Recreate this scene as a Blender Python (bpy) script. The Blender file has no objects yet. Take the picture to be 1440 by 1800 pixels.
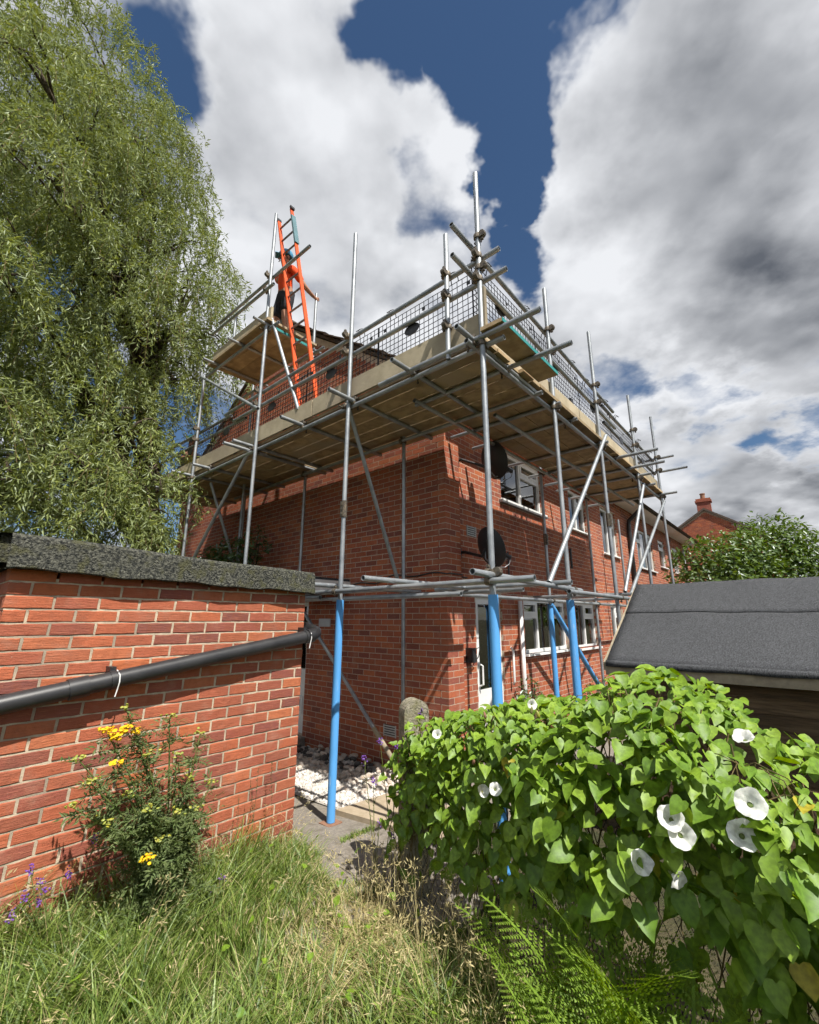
import bpy, math, random
import numpy as np
from mathutils import Vector, Matrix, Quaternion
random.seed(7); rng = np.random.default_rng(7)
scene = bpy.context.scene
V = Vector
# ------------------------------------------------------------------ camera
FPX, TILT, ZC = 780.0, math.radians(13.6), 1.87
cd = bpy.data.cameras.new('camera'); cam = bpy.data.objects.new('camera', cd)
scene.collection.objects.link(cam); scene.camera = cam
cam.location = (0, 0, ZC); cam.rotation_euler = (math.radians(90)+TILT, 0, 0)
cd.sensor_fit = 'HORIZONTAL'; cd.sensor_width = 36; cd.lens = FPX/1440*36
cd.clip_start = 0.05; cd.clip_end = 3000
# ------------------------------------------------------------------ light
SUN_EL = math.radians(55.5)
SH = V((0.520, -0.854, 0)).normalized()
SUN_DIR = V((SH.x*math.cos(SUN_EL), SH.y*math.cos(SUN_EL), math.sin(SUN_EL)))
sd = bpy.data.lights.new('sun', 'SUN'); sd.energy = 5.0; sd.angle = math.radians(0.53); sd.color = (1, .95, .87)
sun = bpy.data.objects.new('sun', sd); scene.collection.objects.link(sun)
sun.rotation_euler = SUN_DIR.to_track_quat('Z', 'Y').to_euler(); sun.location = SUN_DIR*40
scene.view_settings.view_transform = 'Standard'; scene.view_settings.look = 'None'
scene.view_settings.exposure = 0.58; scene.view_settings.gamma = 1.0
scene.render.engine = 'CYCLES'
scene.cycles.max_bounces = 6; scene.cycles.diffuse_bounces = 3; scene.cycles.glossy_bounces = 3
scene.cycles.transparent_max_bounces = 8; scene.cycles.transmission_bounces = 4
scene.cycles.caustics_reflective = False; scene.cycles.caustics_refractive = False
scene.cycles.use_adaptive_sampling = True; scene.cycles.adaptive_threshold = 0.025; scene.cycles.adaptive_min_samples = 10
scene.cycles.use_denoising = True

# node helpers
def N(nt, t, **kw):
    n = nt.nodes.new(t)
    for k, v in kw.items():
        if k == 'inp':
            for a, b in v.items(): n.inputs[a].default_value = b
        else: setattr(n, k, v)
    return n
def lk(nt, a, b): nt.links.new(a, b)
def mth(nt, op, a, b=None, c=None, clamp=False):
    n = nt.nodes.new('ShaderNodeMath'); n.operation = op; n.use_clamp = clamp
    for i, x in enumerate((a, b, c)):
        if x is None: continue
        if hasattr(x, 'is_output'): nt.links.new(x, n.inputs[i])
        else: n.inputs[i].default_value = x
    return n.outputs[0]
def sstep(nt, x, lo, hi, a=0.0, b=1.0):
    n = nt.nodes.new('ShaderNodeMapRange'); n.interpolation_type = 'SMOOTHSTEP'
    nt.links.new(x, n.inputs[0])
    for i, v in enumerate((lo, hi, a, b)): n.inputs[i+1].default_value = v
    return n.outputs[0]
def mixc(nt, f, a, b):
    n = nt.nodes.new('ShaderNodeMix'); n.data_type = 'RGBA'
    for s, x in ((0, f), (6, a), (7, b)):
        if hasattr(x, 'is_output'): nt.links.new(x, n.inputs[s])
        else: n.inputs[s].default_value = x if s == 0 else tuple(x)+(1,)
    return n.outputs[2]
def ray(x, y):
    a = (x-720)/FPX; b = -(y-900)/FPX; s, c = math.sin(TILT), math.cos(TILT)
    return V((a, c-b*s, s+b*c))
def hit(x, y, p0, n):
    d = ray(x, y); C = V((0, 0, ZC)); return C + d*((V(p0)-C).dot(n)/d.dot(n))
def proj(p):
    d = V(p)-V((0, 0, ZC)); s, c = math.sin(TILT), math.cos(TILT)
    z = d.y*c+d.z*s
    return (720+FPX*d.x/z, 900-FPX*(-d.y*s+d.z*c)/z, z)

# ------------------------------------------------------------------ sky
def chart(x, y):     # stereographic chart of the sky, centred on the view axis
    a = (x-720)/FPX; b = -(y-900)/FPX; d = V((a, 1, b)).normalized(); return V((d.x/(1+d.y), d.z/(1+d.y), 0))
GAPS = [  # pixel, radius px, strength : where the cloud deck is broken
    (870, -60, 230, 1.0), (810, 70, 130, 1.0), (895, 150, 125, 1.0), (912, 250, 88, 1.0), (902, 345, 66, 1.0), (880, 415, 52, .9), (680, 60, 105, .9),
    (290, 115, 110, .62), (750, 345, 95, .50), (1105, 660, 110, .50), (1250, 690, 80, .42), (915, 450, 70, .5),
    (1425, 750, 90, .5), (310, 810, 190, .62), (60, 470, 140, .5)]
FILLS = [(975, 15, 60, .8), (540, 220, 320, .55), (1230, 270, 300, 1.0), (790, 150, 80, .5), (760, 245, 130, .6), (1020, 340, 100, .6), (1320, 500, 300, .8), (640, 520, 240, .4), (1250, 850, 300, .7), (1000, 640, 170, .5), (430, 560, 240, .4), (430, 60, 160, .45), (1100, 800, 200, .4)]
GREYS = [(1400, 120, 460, .8), (1190, 290, 270, .85), (1330, 480, 360, .82), (1390, 660, 240, .85), (510, 440, 170, .4), (1270, 850, 290, .9), (1000, 480, 130, .35), (430, 90, 190, .4), (690, 300, 130, .25)]
world = bpy.data.worlds.new('World'); scene.world = world; world.use_nodes = True
wt = world.node_tree; wt.nodes.clear()
def blob_sum(nt, Q, lst, lo, hi):
    out = None
    for x, y, r, s in lst:
        c = chart(x, y); rad = .5*((chart(x+r, y)-c).length+(chart(x, y+r)-c).length)
        dn = N(nt, 'ShaderNodeVectorMath', operation='DISTANCE'); lk(nt, Q, dn.inputs[0]); dn.inputs[1].default_value = c
        v = sstep(nt, dn.outputs['Value'], rad*lo, rad*hi, 0, s)
        out = v if out is None else mth(nt, 'MAXIMUM', out, v)
    return out
tc = N(wt, 'ShaderNodeTexCoord'); sx = N(wt, 'ShaderNodeSeparateXYZ'); lk(wt, tc.outputs['Generated'], sx.inputs[0])
cT, sT = math.cos(TILT), math.sin(TILT)
yv = mth(wt, 'ADD', mth(wt, 'MULTIPLY', sx.outputs[1], cT), mth(wt, 'MULTIPLY', sx.outputs[2], sT)); zv = mth(wt, 'SUBTRACT', mth(wt, 'MULTIPLY', sx.outputs[2], cT), mth(wt, 'MULTIPLY', sx.outputs[1], sT))
den = mth(wt, 'MAXIMUM', mth(wt, 'ADD', yv, 1.0), .02)
cq = N(wt, 'ShaderNodeCombineXYZ'); lk(wt, mth(wt, 'DIVIDE', sx.outputs[0], den), cq.inputs[0]); lk(wt, mth(wt, 'DIVIDE', zv, den), cq.inputs[1])
zz = mth(wt, 'ADD', mth(wt, 'MAXIMUM', sx.outputs[2], 0.0), .30)
cb = N(wt, 'ShaderNodeCombineXYZ'); lk(wt, mth(wt, 'DIVIDE', sx.outputs[0], zz), cb.inputs[0]); lk(wt, mth(wt, 'DIVIDE', sx.outputs[1], zz), cb.inputs[1])
P0 = cb.outputs[0]
wn = N(wt, 'ShaderNodeTexNoise', inp={'Scale': 4.6, 'Detail': 5.0, 'Roughness': .58}); lk(wt, P0, wn.inputs['Vector'])
ws = N(wt, 'ShaderNodeVectorMath', operation='SUBTRACT'); lk(wt, wn.outputs['Color'], ws.inputs[0]); ws.inputs[1].default_value = (.5, .5, .5)
wm = N(wt, 'ShaderNodeVectorMath', operation='SCALE'); lk(wt, ws.outputs[0], wm.inputs[0]); wm.inputs['Scale'].default_value = .17
wa = N(wt, 'ShaderNodeVectorMath', operation='ADD'); lk(wt, cq.outputs[0], wa.inputs[0]); lk(wt, wm.outputs[0], wa.inputs[1])
QW = wa.outputs[0]
gap = blob_sum(wt, QW, GAPS, 1.3, .35); fill = blob_sum(wt, QW, FILLS, 1.3, .3); grey = blob_sum(wt, QW, GREYS, 1.45, -.25)
fb = N(wt, 'ShaderNodeTexNoise', inp={'Scale': 2.6, 'Detail': 7.0, 'Roughness': .53}); lk(wt, P0, fb.inputs['Vector'])
fo = N(wt, 'ShaderNodeVectorMath', operation='ADD'); lk(wt, P0, fo.inputs[0]); fo.inputs[1].default_value = (SH.x*.09, SH.y*.09, 0)
fb2 = N(wt, 'ShaderNodeTexNoise', inp={'Scale': 2.6, 'Detail': 4.0, 'Roughness': .5}); lk(wt, fo.outputs[0], fb2.inputs['Vector'])
dens_raw = mth(wt, 'ADD', mth(wt, 'ADD', mth(wt, 'MULTIPLY', fb.outputs['Fac'], 1.9), -.66),
               mth(wt, 'SUBTRACT', mth(wt, 'MULTIPLY', fill, .55), mth(wt, 'MULTIPLY', gap, .92)))
alpha = sstep(wt, dens_raw, -.04, .44)
lit = mth(wt, 'SUBTRACT', fb.outputs['Fac'], fb2.outputs['Fac'])
thick = sstep(wt, dens_raw, .22, .75)
gsum = mth(wt, 'ADD', mth(wt, 'ADD', mth(wt, 'MULTIPLY', mth(wt, 'MULTIPLY', grey, thick), .80), .12), mth(wt, 'MULTIPLY', lit, -2.5), clamp=True)
ccol = mixc(wt, gsum, (1.0, 1.02, 1.06), (.145, .16, .19))
sky = N(wt, 'ShaderNodeTexSky', sky_type='NISHITA', sun_disc=False, sun_elevation=SUN_EL, altitude=60, air_density=1.0, dust_density=.35, ozone_density=2.5)
sky.sun_rotation = math.atan2(SUN_DIR.x, SUN_DIR.y)
hs = N(wt, 'ShaderNodeHueSaturation', inp={'Saturation': 1.12, 'Value': 1.0}); lk(wt, sky.outputs[0], hs.inputs['Color'])
bg1 = N(wt, 'ShaderNodeBackground', inp={'Strength': .060}); lk(wt, hs.outputs[0], bg1.inputs[0])
bg2 = N(wt, 'ShaderNodeBackground', inp={'Strength': .58}); lk(wt, ccol, bg2.inputs[0])
ms = N(wt, 'ShaderNodeMixShader'); lk(wt, alpha, ms.inputs[0]); lk(wt, bg1.outputs[0], ms.inputs[1]); lk(wt, bg2.outputs[0], ms.inputs[2])
wo = N(wt, 'ShaderNodeOutputWorld'); lk(wt, ms.outputs[0], wo.inputs[0])
world.cycles.sampling_method = 'MANUAL'; world.cycles.sample_map_resolution = 512

# ------------------------------------------------------------------ materials
MATS = {}
def pmat(name, c1, c2=None, scale=8, rough=.8, metal=0, bump=0, bscale=None, c3=None, detail=6, spec=.3, rand=None, stretch=None, lo=.35, hi=.65, bdist=.01):
    """procedural material: noise between c1 and c2 (and c3), optional per-object / per-island variation and bump"""
    m = bpy.data.materials.new(name); m.use_nodes = True; nt = m.node_tree
    b = nt.nodes['Principled BSDF']; b.inputs['Roughness'].default_value = rough; b.inputs['Metallic'].default_value = metal
    b.inputs['Specular IOR Level'].default_value = spec
    tcn = N(nt, 'ShaderNodeTexCoord'); vec = tcn.outputs['Object']
    if stretch:
        mp = N(nt, 'ShaderNodeMapping'); mp.inputs['Scale'].default_value = stretch; lk(nt, vec, mp.inputs[0]); vec = mp.outputs[0]
    nz = N(nt, 'ShaderNodeTexNoise', inp={'Scale': scale, 'Detail': detail, 'Roughness': .62}); lk(nt, vec, nz.inputs['Vector'])
    col = mixc(nt, sstep(nt, nz.outputs['Fac'], lo, hi), c1, c2 or c1)
    if c3:
        n3 = N(nt, 'ShaderNodeTexNoise', inp={'Scale': scale*.23, 'Detail': 4.0}); lk(nt, vec, n3.inputs['Vector'])
        col = mixc(nt, sstep(nt, n3.outputs['Fac'], .5, .68), col, c3)
    if rand:
        src = N(nt, 'ShaderNodeNewGeometry').outputs['Random Per Island'] if rand == 'island' else N(nt, 'ShaderNodeObjectInfo').outputs['Random']
        hv = N(nt, 'ShaderNodeHueSaturation'); lk(nt, col, hv.inputs['Color'])
        mr = N(nt, 'ShaderNodeMapRange', inp={3: .72, 4: 1.25}); lk(nt, src, mr.inputs[0]); lk(nt, mr.outputs[0], hv.inputs['Value'])
        col = hv.outputs[0]
    lk(nt, col, b.inputs['Base Color'])
    if bump:
        bz = N(nt, 'ShaderNodeTexNoise', inp={'Scale': bscale or scale*3, 'Detail': 8.0}); lk(nt, vec, bz.inputs['Vector'])
        bp = N(nt, 'ShaderNodeBump', inp={'Strength': bump, 'Distance': bdist}); lk(nt, bz.outputs['Fac'], bp.inputs['Height']); lk(nt, bp.outputs[0], b.inputs['Normal'])
    MATS[name] = m; return m
def brick_mat(name, rand, ramp, bump=.5):
    m = bpy.data.materials.new(name); m.use_nodes = True; nt = m.node_tree; b = nt.nodes['Principled BSDF']
    b.inputs['Roughness'].default_value = .88; b.inputs['Specular IOR Level'].default_value = .2
    src = N(nt, 'ShaderNodeNewGeometry').outputs['Random Per Island'] if rand == 'island' else N(nt, 'ShaderNodeObjectInfo').outputs['Random']
    cr = N(nt, 'ShaderNodeValToRGB'); e = cr.color_ramp.elements
    while len(e) < len(ramp): e.new(.5)
    for i, c in enumerate(ramp): e[i].position = i/(len(ramp)-1); e[i].color = (*c, 1)
    lk(nt, src, cr.inputs[0])
    geo = N(nt, 'ShaderNodeNewGeometry'); pos = geo.outputs['Position']
    nz = N(nt, 'ShaderNodeTexNoise', inp={'Scale': 22.0, 'Detail': 8.0, 'Roughness': .7}); lk(nt, pos, nz.inputs['Vector'])
    c = mixc(nt, sstep(nt, nz.outputs['Fac'], .38, .72, 0, .55), cr.outputs[0], tuple(x*.55 for x in ramp[1]))
    # drag marks
    mp = N(nt, 'ShaderNodeMapping'); mp.inputs['Scale'].default_value = (14, 14, 160); lk(nt, pos, mp.inputs[0])
    dr = N(nt, 'ShaderNodeTexNoise', inp={'Scale': 1.0, 'Detail': 5.0}); lk(nt, mp.outputs[0], dr.inputs['Vector'])
    c = mixc(nt, sstep(nt, dr.outputs['Fac'], .5, .75, 0, .35), c, (.50, .20, .11))
    # lime bloom and soot, patches of the wall's own
    n3 = N(nt, 'ShaderNodeTexNoise', inp={'Scale': 2.4, 'Detail': 6.0}); lk(nt, pos, n3.inputs['Vector'])
    c = mixc(nt, sstep(nt, n3.outputs['Fac'], .55, .75, 0, .35), c, (.13, .06, .05))
    n4 = N(nt, 'ShaderNodeTexNoise', inp={'Scale': 55.0, 'Detail': 3.0}); lk(nt, pos, n4.inputs['Vector'])
    c = mixc(nt, sstep(nt, n4.outputs['Fac'], .70, .80, 0, .35), c, (.45, .34, .27))
    n5 = N(nt, 'ShaderNodeTexNoise', inp={'Scale': 5.5, 'Detail': 6.0, 'Roughness': .65}); lk(nt, pos, n5.inputs['Vector'])
    c = mixc(nt, sstep(nt, n5.outputs['Fac'], .52, .78, 0, .42), c, (.46, .27, .20))
    lk(nt, c, b.inputs['Base Color'])
    bz = N(nt, 'ShaderNodeTexNoise', inp={'Scale': 90.0, 'Detail': 6.0}); lk(nt, pos, bz.inputs['Vector'])
    ad = mth(nt, 'ADD', bz.outputs['Fac'], mth(nt, 'MULTIPLY', dr.outputs['Fac'], 1.2))
    bp = N(nt, 'ShaderNodeBump', inp={'Strength': bump, 'Distance': .006}); lk(nt, ad, bp.inputs['Height']); lk(nt, bp.outputs[0], b.inputs['Normal'])
    MATS[name] = m; return m
def leaf_mat(name, c1, c2, trans=.4, rough=.5, rand='island', c3=None, gloss=.06, back=None):
    m = bpy.data.materials.new(name); m.use_nodes = True; nt = m.node_tree; nt.nodes.clear()
    geo = N(nt, 'ShaderNodeNewGeometry'); src = geo.outputs['Random Per Island'] if rand == 'island' else N(nt, 'ShaderNodeObjectInfo').outputs['Random']
    cr = N(nt, 'ShaderNodeValToRGB'); e = cr.color_ramp.elements
    e[0].position = 0; e[0].color = (*c1, 1); e[1].position = .95 if c3 else 1; e[1].color = (*c2, 1)
    if c3: n = e.new(.985); n.color = (*c3, 1)
    lk(nt, src, cr.inputs[0]); col = cr.outputs[0]
    tn = N(nt, 'ShaderNodeTexNoise', inp={'Scale': 55.0, 'Detail': 2.0}); lk(nt, geo.outputs['Position'], tn.inputs['Vector'])
    hz_ = N(nt, 'ShaderNodeHueSaturation'); lk(nt, col, hz_.inputs['Color']); lk(nt, sstep(nt, tn.outputs['Fac'], .3, .7, .78, 1.2), hz_.inputs['Value']); col = hz_.outputs[0]
    if back: col = mixc(nt, geo.outputs['Backfacing'], col, back)
    d = N(nt, 'ShaderNodeBsdfDiffuse'); lk(nt, col, d.inputs[0])
    hv = N(nt, 'ShaderNodeHueSaturation', inp={'Hue': .485, 'Saturation': 1.15, 'Value': 1.5}); lk(nt, col, hv.inputs['Color'])
    t = N(nt, 'ShaderNodeBsdfTranslucent'); lk(nt, hv.outputs[0], t.inputs[0])
    a = N(nt, 'ShaderNodeMixShader', inp={0: trans}); lk(nt, d.outputs[0], a.inputs[1]); lk(nt, t.outputs[0], a.inputs[2])
    g = N(nt, 'ShaderNodeBsdfGlossy', inp={'Roughness': rough}); g.inputs[0].default_value = (.9, .95, 1, 1)
    a2 = N(nt, 'ShaderNodeMixShader', inp={0: gloss}); lk(nt, a.outputs[0], a2.inputs[1]); lk(nt, g.outputs[0], a2.inputs[2])
    o = N(nt, 'ShaderNodeOutputMaterial'); lk(nt, a2.outputs[0], o.inputs[0]); MATS[name] = m; return m
BR = [(.36, .105, .06), (.43, .125, .06), (.29, .085, .058), (.46, .15, .07), (.23, .075, .06), (.38, .11, .058), (.19, .07, .058), (.45, .135, .055)]
brick_mat('brick_single', 'object', BR); brick_mat('brick_field', 'island', BR, .12); brick_mat('brick_house', 'object', BR, .2)
pmat('mortar', (.56, .47, .35), (.36, .30, .22), 14, .95, bump=.6, bscale=120, bdist=.005, c3=(.30, .25, .19))
pmat('mortar_house', (.50, .40, .31), (.40, .32, .25), 30, .95)
pmat('steel', (.36, .385, .40), (.26, .28, .30), 9, .50, metal=.65, bump=.08, bscale=60, c3=(.42, .44, .45), spec=.5)
pmat('steel_dull', (.28, .29, .30), (.2, .2, .21), 10, .5, metal=.7)
pmat('coupler', (.20, .165, .12), (.09, .08, .07), 40, .5, metal=.5)
pmat('blue_plastic', (.10, .345, .72), (.32, .50, .72), 26, .45, c3=(.085, .30, .62), spec=.35, stretch=(1, 1, .22), lo=.58, hi=.80)
pmat('scaffold_board', (.44, .33, .19), (.30, .22, .13), 7, .85, c3=(.36, .29, .20), rand='object', bump=.2, bscale=30)
pmat('toe_board', (.42, .36, .25), (.33, .28, .19), 4, .85, c3=(.30, .25, .18), rand='object', bump=.2, bscale=25)
pmat('teal_paint', (.03, .22, .22), (.04, .26, .25), 10, .6)
pmat('black_plastic', (.018, .018, .020), (.03, .03, .032), 6, .42, spec=.5)
pmat('black_wire', (.012, .012, .016), None, 5, .5)
pmat('white_upvc', (.80, .80, .79), (.72, .72, .71), 3, .35, spec=.5)
pmat('grey_upvc', (.55, .57, .60), (.45, .47, .5), 3, .4)
pmat('felt', (.022, .024, .027), (.14, .145, .155), 190, .9, bump=.9, bscale=260, lo=.42, hi=.66, bdist=.006)
pmat('felt_aged', (.022, .024, .022), (.13, .13, .105), 60, .95, bump=1, bscale=90, c3=(.075, .075, .04), bdist=.02, lo=.38, hi=.66)
pmat('roof_tile', (.115, .08, .06), (.075, .06, .05), 9, .9, rand='island', bump=.3)
pmat('concrete', (.27, .24, .20), (.19, .17, .145), 40, .95, bump=.9, bscale=110, c3=(.17, .15, .12), bdist=.006)
pmat('slab', (.43, .35, .25), (.36, .29, .2), 12, .95, bump=.3, bscale=70)
pmat('gravel', (.62, .58, .53), (.40, .36, .32), 60, .95, bump=1, bscale=90, bdist=.02)
pmat('cobble', (.62, .56, .49), (.52, .45, .38), 9, .8, c3=(.50, .36, .26), rand='object', bump=.2)
pmat('cobble_dark', (.07, .065, .06), (.12, .11, .1), 9, .8, rand='object', bump=.2)
pmat('soil', (.065, .055, .03), (.04, .045, .018), 5, 1, c3=(.10, .085, .045), bump=1, bscale=30, bdist=.04)
pmat('timber', (.115, .075, .04), (.07, .048, .028), 6, .85, stretch=(1, 1, 14), c3=(.15, .105, .06), rand='object', bump=.3)
pmat('timber_pale', (.36, .31, .22), (.25, .21, .15), 10, .85, bump=.2)
pmat('bark', (.10, .075, .05), (.05, .04, .028), 12, .95, bump=1, stretch=(3, 3, .7))
pmat('twig', (.16, .115, .05), (.11, .09, .04), 12, .9)
pmat('stem_green', (.10, .15, .035), (.13, .13, .04), 12, .7)
pmat('orange_paint', (.72, .10, .02), (.62, .085, .02), 6, .5)
pmat('ladder_grey', (.12, .22, .25), (.10, .18, .20), 6, .5)
pmat('skin', (.42, .22, .14), (.36, .18, .11), 20, .6)
pmat('shirt_orange', (.85, .09, .015), (.75, .07, .012), 18, .8)
pmat('shorts_black', (.022, .022, .026), (.035, .035, .04), 18, .9)
pmat('boot', (.05, .04, .03), (.03, .025, .02), 18, .8)
pmat('helmet_blue', (.07, .28, .46), (.06, .25, .42), 9, .35, spec=.5)
pmat('helmet_teal', (.015, .10, .11), (.02, .12, .13), 9, .35, spec=.5)
pmat('hivis', (.42, .45, .06), (.32, .36, .05), 9, .8)
pmat('navy', (.02, .028, .05), (.03, .035, .06), 9, .9)
pmat('curtain', (.62, .62, .62), (.5, .5, .5), 14, .95, stretch=(6, 6, .5))
pmat('plaster', (.40, .39, .37), None, 3, .95)
pmat('yellow_flower', (.80, .50, .01), (.72, .40, .01), 60, .7)
pmat('purple_flower', (.16, .06, .34), (.22, .10, .42), 60, .8)
pmat('chimney_pot', (.30, .16, .10), (.22, .12, .08), 8, .9)
pmat('grate', (.50, .50, .49), (.40, .40, .39), 8, .7)
leaf_mat('willow_leaf', (.11, .15, .026), (.30, .34, .085), .26, .5, gloss=.035, back=(.23, .28, .11))
leaf_mat('bindweed_single', (.105, .20, .017), (.21, .32, .030), .26, .5, rand='object', c3=(.36, .31, .03), gloss=.025)
leaf_mat('bindweed_mass', (.105, .20, .017), (.21, .32, .030), .26, .5, gloss=.025)
leaf_mat('laurel_leaf', (.06, .11, .018), (.12, .18, .03), .28, .42, gloss=.05)
leaf_mat('shrub_leaf', (.04, .085, .018), (.08, .14, .03), .3, .35, gloss=.08)
leaf_mat('grass_green', (.065, .125, .018), (.27, .35, .075), .28, .5, gloss=.035)
leaf_mat('grass_dry', (.40, .34, .15), (.58, .50, .27), .3, .6, gloss=.03)
leaf_mat('ragwort_leaf', (.085, .13, .035), (.17, .21, .08), .3, .6, gloss=.02)
leaf_mat('ragwort_bud', (.28, .33, .04), (.40, .38, .03), .3, .6)
leaf_mat('fern_leaf', (.14, .24, .022), (.22, .33, .04), .4, .6, gloss=.015)
leaf_mat('petal', (.82, .82, .80), (.78, .78, .76), .35, .6, rand='object', gloss=.02)
m = bpy.data.materials.new('window_glass'); m.use_nodes = True; nt = m.node_tree; nt.nodes.clear()
fr = N(nt, 'ShaderNodeFresnel', inp={'IOR': 1.6}); tr = N(nt, 'ShaderNodeBsdfTransparent'); tr.inputs[0].default_value = (.72, .76, .78, 1)
gl = N(nt, 'ShaderNodeBsdfGlossy', inp={'Roughness': .02}); mx = N(nt, 'ShaderNodeMixShader')
lk(nt, mth(nt, 'ADD', mth(nt, 'MULTIPLY', fr.outputs[0], 1.6), .06, clamp=True), mx.inputs[0]); lk(nt, tr.outputs[0], mx.inputs[1]); lk(nt, gl.outputs[0], mx.inputs[2])
o = N(nt, 'ShaderNodeOutputMaterial'); lk(nt, mx.outputs[0], o.inputs[0]); MATS['window_glass'] = m

# ------------------------------------------------------------------ object helpers
col = scene.collection
def tag(o, label=None, cat=None, group=None, kind=None):
    if label: o['label'] = label
    if cat: o['category'] = cat
    if group: o['group'] = group
    if kind: o['kind'] = kind
    return o
def empty(name, loc, label=None, cat=None, group=None):
    o = bpy.data.objects.new(name, None); col.objects.link(o); o.location = loc; o.empty_display_size = .1
    return tag(o, label, cat, group)
def wloc(o):
    p = V(o.location); q = o.parent
    while q: p = p+V(q.location); q = q.parent
    return p
def link(o, parent=None):
    col.objects.link(o)
    if parent is not None:
        o.parent = parent
        base = V((0, 0, 0)); q = parent; M = Matrix.Identity(4)
        chain = []
        while q: chain.append(q); q = q.parent
        for q in reversed(chain): M = M @ q.matrix_parent_inverse @ q.matrix_basis
        o.matrix_parent_inverse = M.inverted()
    return o
def mesh_obj(name, v, f, mat, parent=None, smooth=False, kind=None):
    me = bpy.data.meshes.new(name); me.from_pydata([tuple(x) for x in v], [], f)
    if mat: me.materials.append(MATS[mat])
    if smooth: me.polygons.foreach_set('use_smooth', [True]*len(me.polygons))
    o = link(bpy.data.objects.new(name, me), parent)
    if kind: o['kind'] = kind
    return o
def np_mesh(name, v, f, mat, parent=None, smooth=False, kind=None):
    """v (n,3) float array, f (m,k) int array with k = 3 or 4"""
    me = bpy.data.meshes.new(name); k = f.shape[1]
    me.vertices.add(len(v)); me.vertices.foreach_set('co', np.ascontiguousarray(v, dtype=np.float32).ravel())
    me.loops.add(f.size); me.loops.foreach_set('vertex_index', np.ascontiguousarray(f, dtype=np.int32).ravel())
    me.polygons.add(len(f)); me.polygons.foreach_set('loop_start', np.arange(0, f.size, k, dtype=np.int32))
    me.polygons.foreach_set('loop_total', np.full(len(f), k, dtype=np.int32))
    me.update(calc_edges=True); me.validate()
    if not smooth: me.shade_flat()
    if mat: me.materials.append(MATS[mat])
    o = link(bpy.data.objects.new(name, me), parent)
    if kind: o['kind'] = kind
    return o
class MB:
    def __init__(s): s.v = []; s.f = []
    def add(s, v, f):
        n = len(s.v); s.v += [V(x) for x in v]; s.f += [tuple(i+n for i in q) for q in f]
    def box(s, c, ax, ay, az):
        c, ax, ay, az = V(c), V(ax), V(ay), V(az)
        s.add([c+i*ax+j*ay+k*az for k in (-1, 1) for j in (-1, 1) for i in (-1, 1)],
              [(0, 2, 3, 1), (4, 5, 7, 6), (0, 1, 5, 4), (2, 6, 7, 3), (0, 4, 6, 2), (1, 3, 7, 5)])
    def path(s, pts, rad, n=8, cap=True):
        pts = [V(p) for p in pts]; rad = rad if hasattr(rad, '__len__') else [rad]*len(pts)
        base = len(s.v); d0 = (pts[1]-pts[0]).normalized(); u = d0.orthogonal().normalized()
        for i, p in enumerate(pts):
            d = (pts[min(i+1, len(pts)-1)]-pts[max(i-1, 0)]).normalized(); u = (u-d*u.dot(d)).normalized(); w = d.cross(u)
            for k in range(n):
                a = 2*math.pi*k/n; s.v.append(p+(u*math.cos(a)+w*math.sin(a))*rad[i])
        for i in range(len(pts)-1):
            for k in range(n):
                a = base+i*n+k; b = base+i*n+(k+1) % n; s.f.append((a, b, b+n, a+n))
        if cap:
            s.f.append(tuple(base+k for k in reversed(range(n)))); s.f.append(tuple(base+(len(pts)-1)*n+k for k in range(n)))
    def pipe(s, p, q, r, n=12, wall=.82):
        """hollow tube with open, dark ends"""
        p, q = V(p), V(q); d = (q-p).normalized(); u = d.orthogonal().normalized(); w = d.cross(u); b = len(s.v); dp = min(.06, (q-p).length*.3)
        rings = [(p+d*dp, r*wall), (p, r*wall), (p, r), (q, r), (q, r*wall), (q-d*dp, r*wall)]
        for c, rr in rings:
            for k in range(n):
                a = 2*math.pi*k/n; s.v.append(c+(u*math.cos(a)+w*math.sin(a))*rr)
        for i in range(5):
            for k in range(n):
                a = b+i*n+k; c = b+i*n+(k+1) % n; s.f.append((a, c, c+n, a+n))
        s.f.append(tuple(b+k for k in reversed(range(n)))); s.f.append(tuple(b+5*n+k for k in range(n)))
    def lathe(s, c, axis, prof, n=16):
        c = V(c); d = V(axis).normalized(); u = d.orthogonal().normalized(); w = d.cross(u); b = len(s.v)
        for r, h in prof:
            for k in range(n):
                a = 2*math.pi*k/n; s.v.append(c+d*h+(u*math.cos(a)+w*math.sin(a))*r)
        for i in range(len(prof)-1):
            for k in range(n):
                a = b+i*n+k; e = b+i*n+(k+1) % n; s.f.append((a, e, e+n, a+n))
        s.f.append(tuple(b+k for k in reversed(range(n)))); s.f.append(tuple(b+(len(prof)-1)*n+k for k in range(n)))
    def obj(s, name, mat, parent=None, smooth=False, kind=None): return mesh_obj(name, s.v, s.f, mat, parent, smooth, kind)
def autosmooth(o, ang=40):
    me = o.data; me.polygons.foreach_set('use_smooth', [True]*len(me.polygons))
    try: me.set_sharp_from_angle(angle=math.radians(ang))
    except Exception: pass
    return o
def copy_tree(o, loc, rotz=0, label=None):
    c = o.copy(); col.objects.link(c); c.location = loc; c.rotation_euler = (0, 0, rotz)
    if label: c['label'] = label
    for ch in o.children:
        d = ch.copy(); col.objects.link(d); d.parent = c
    return c

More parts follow.
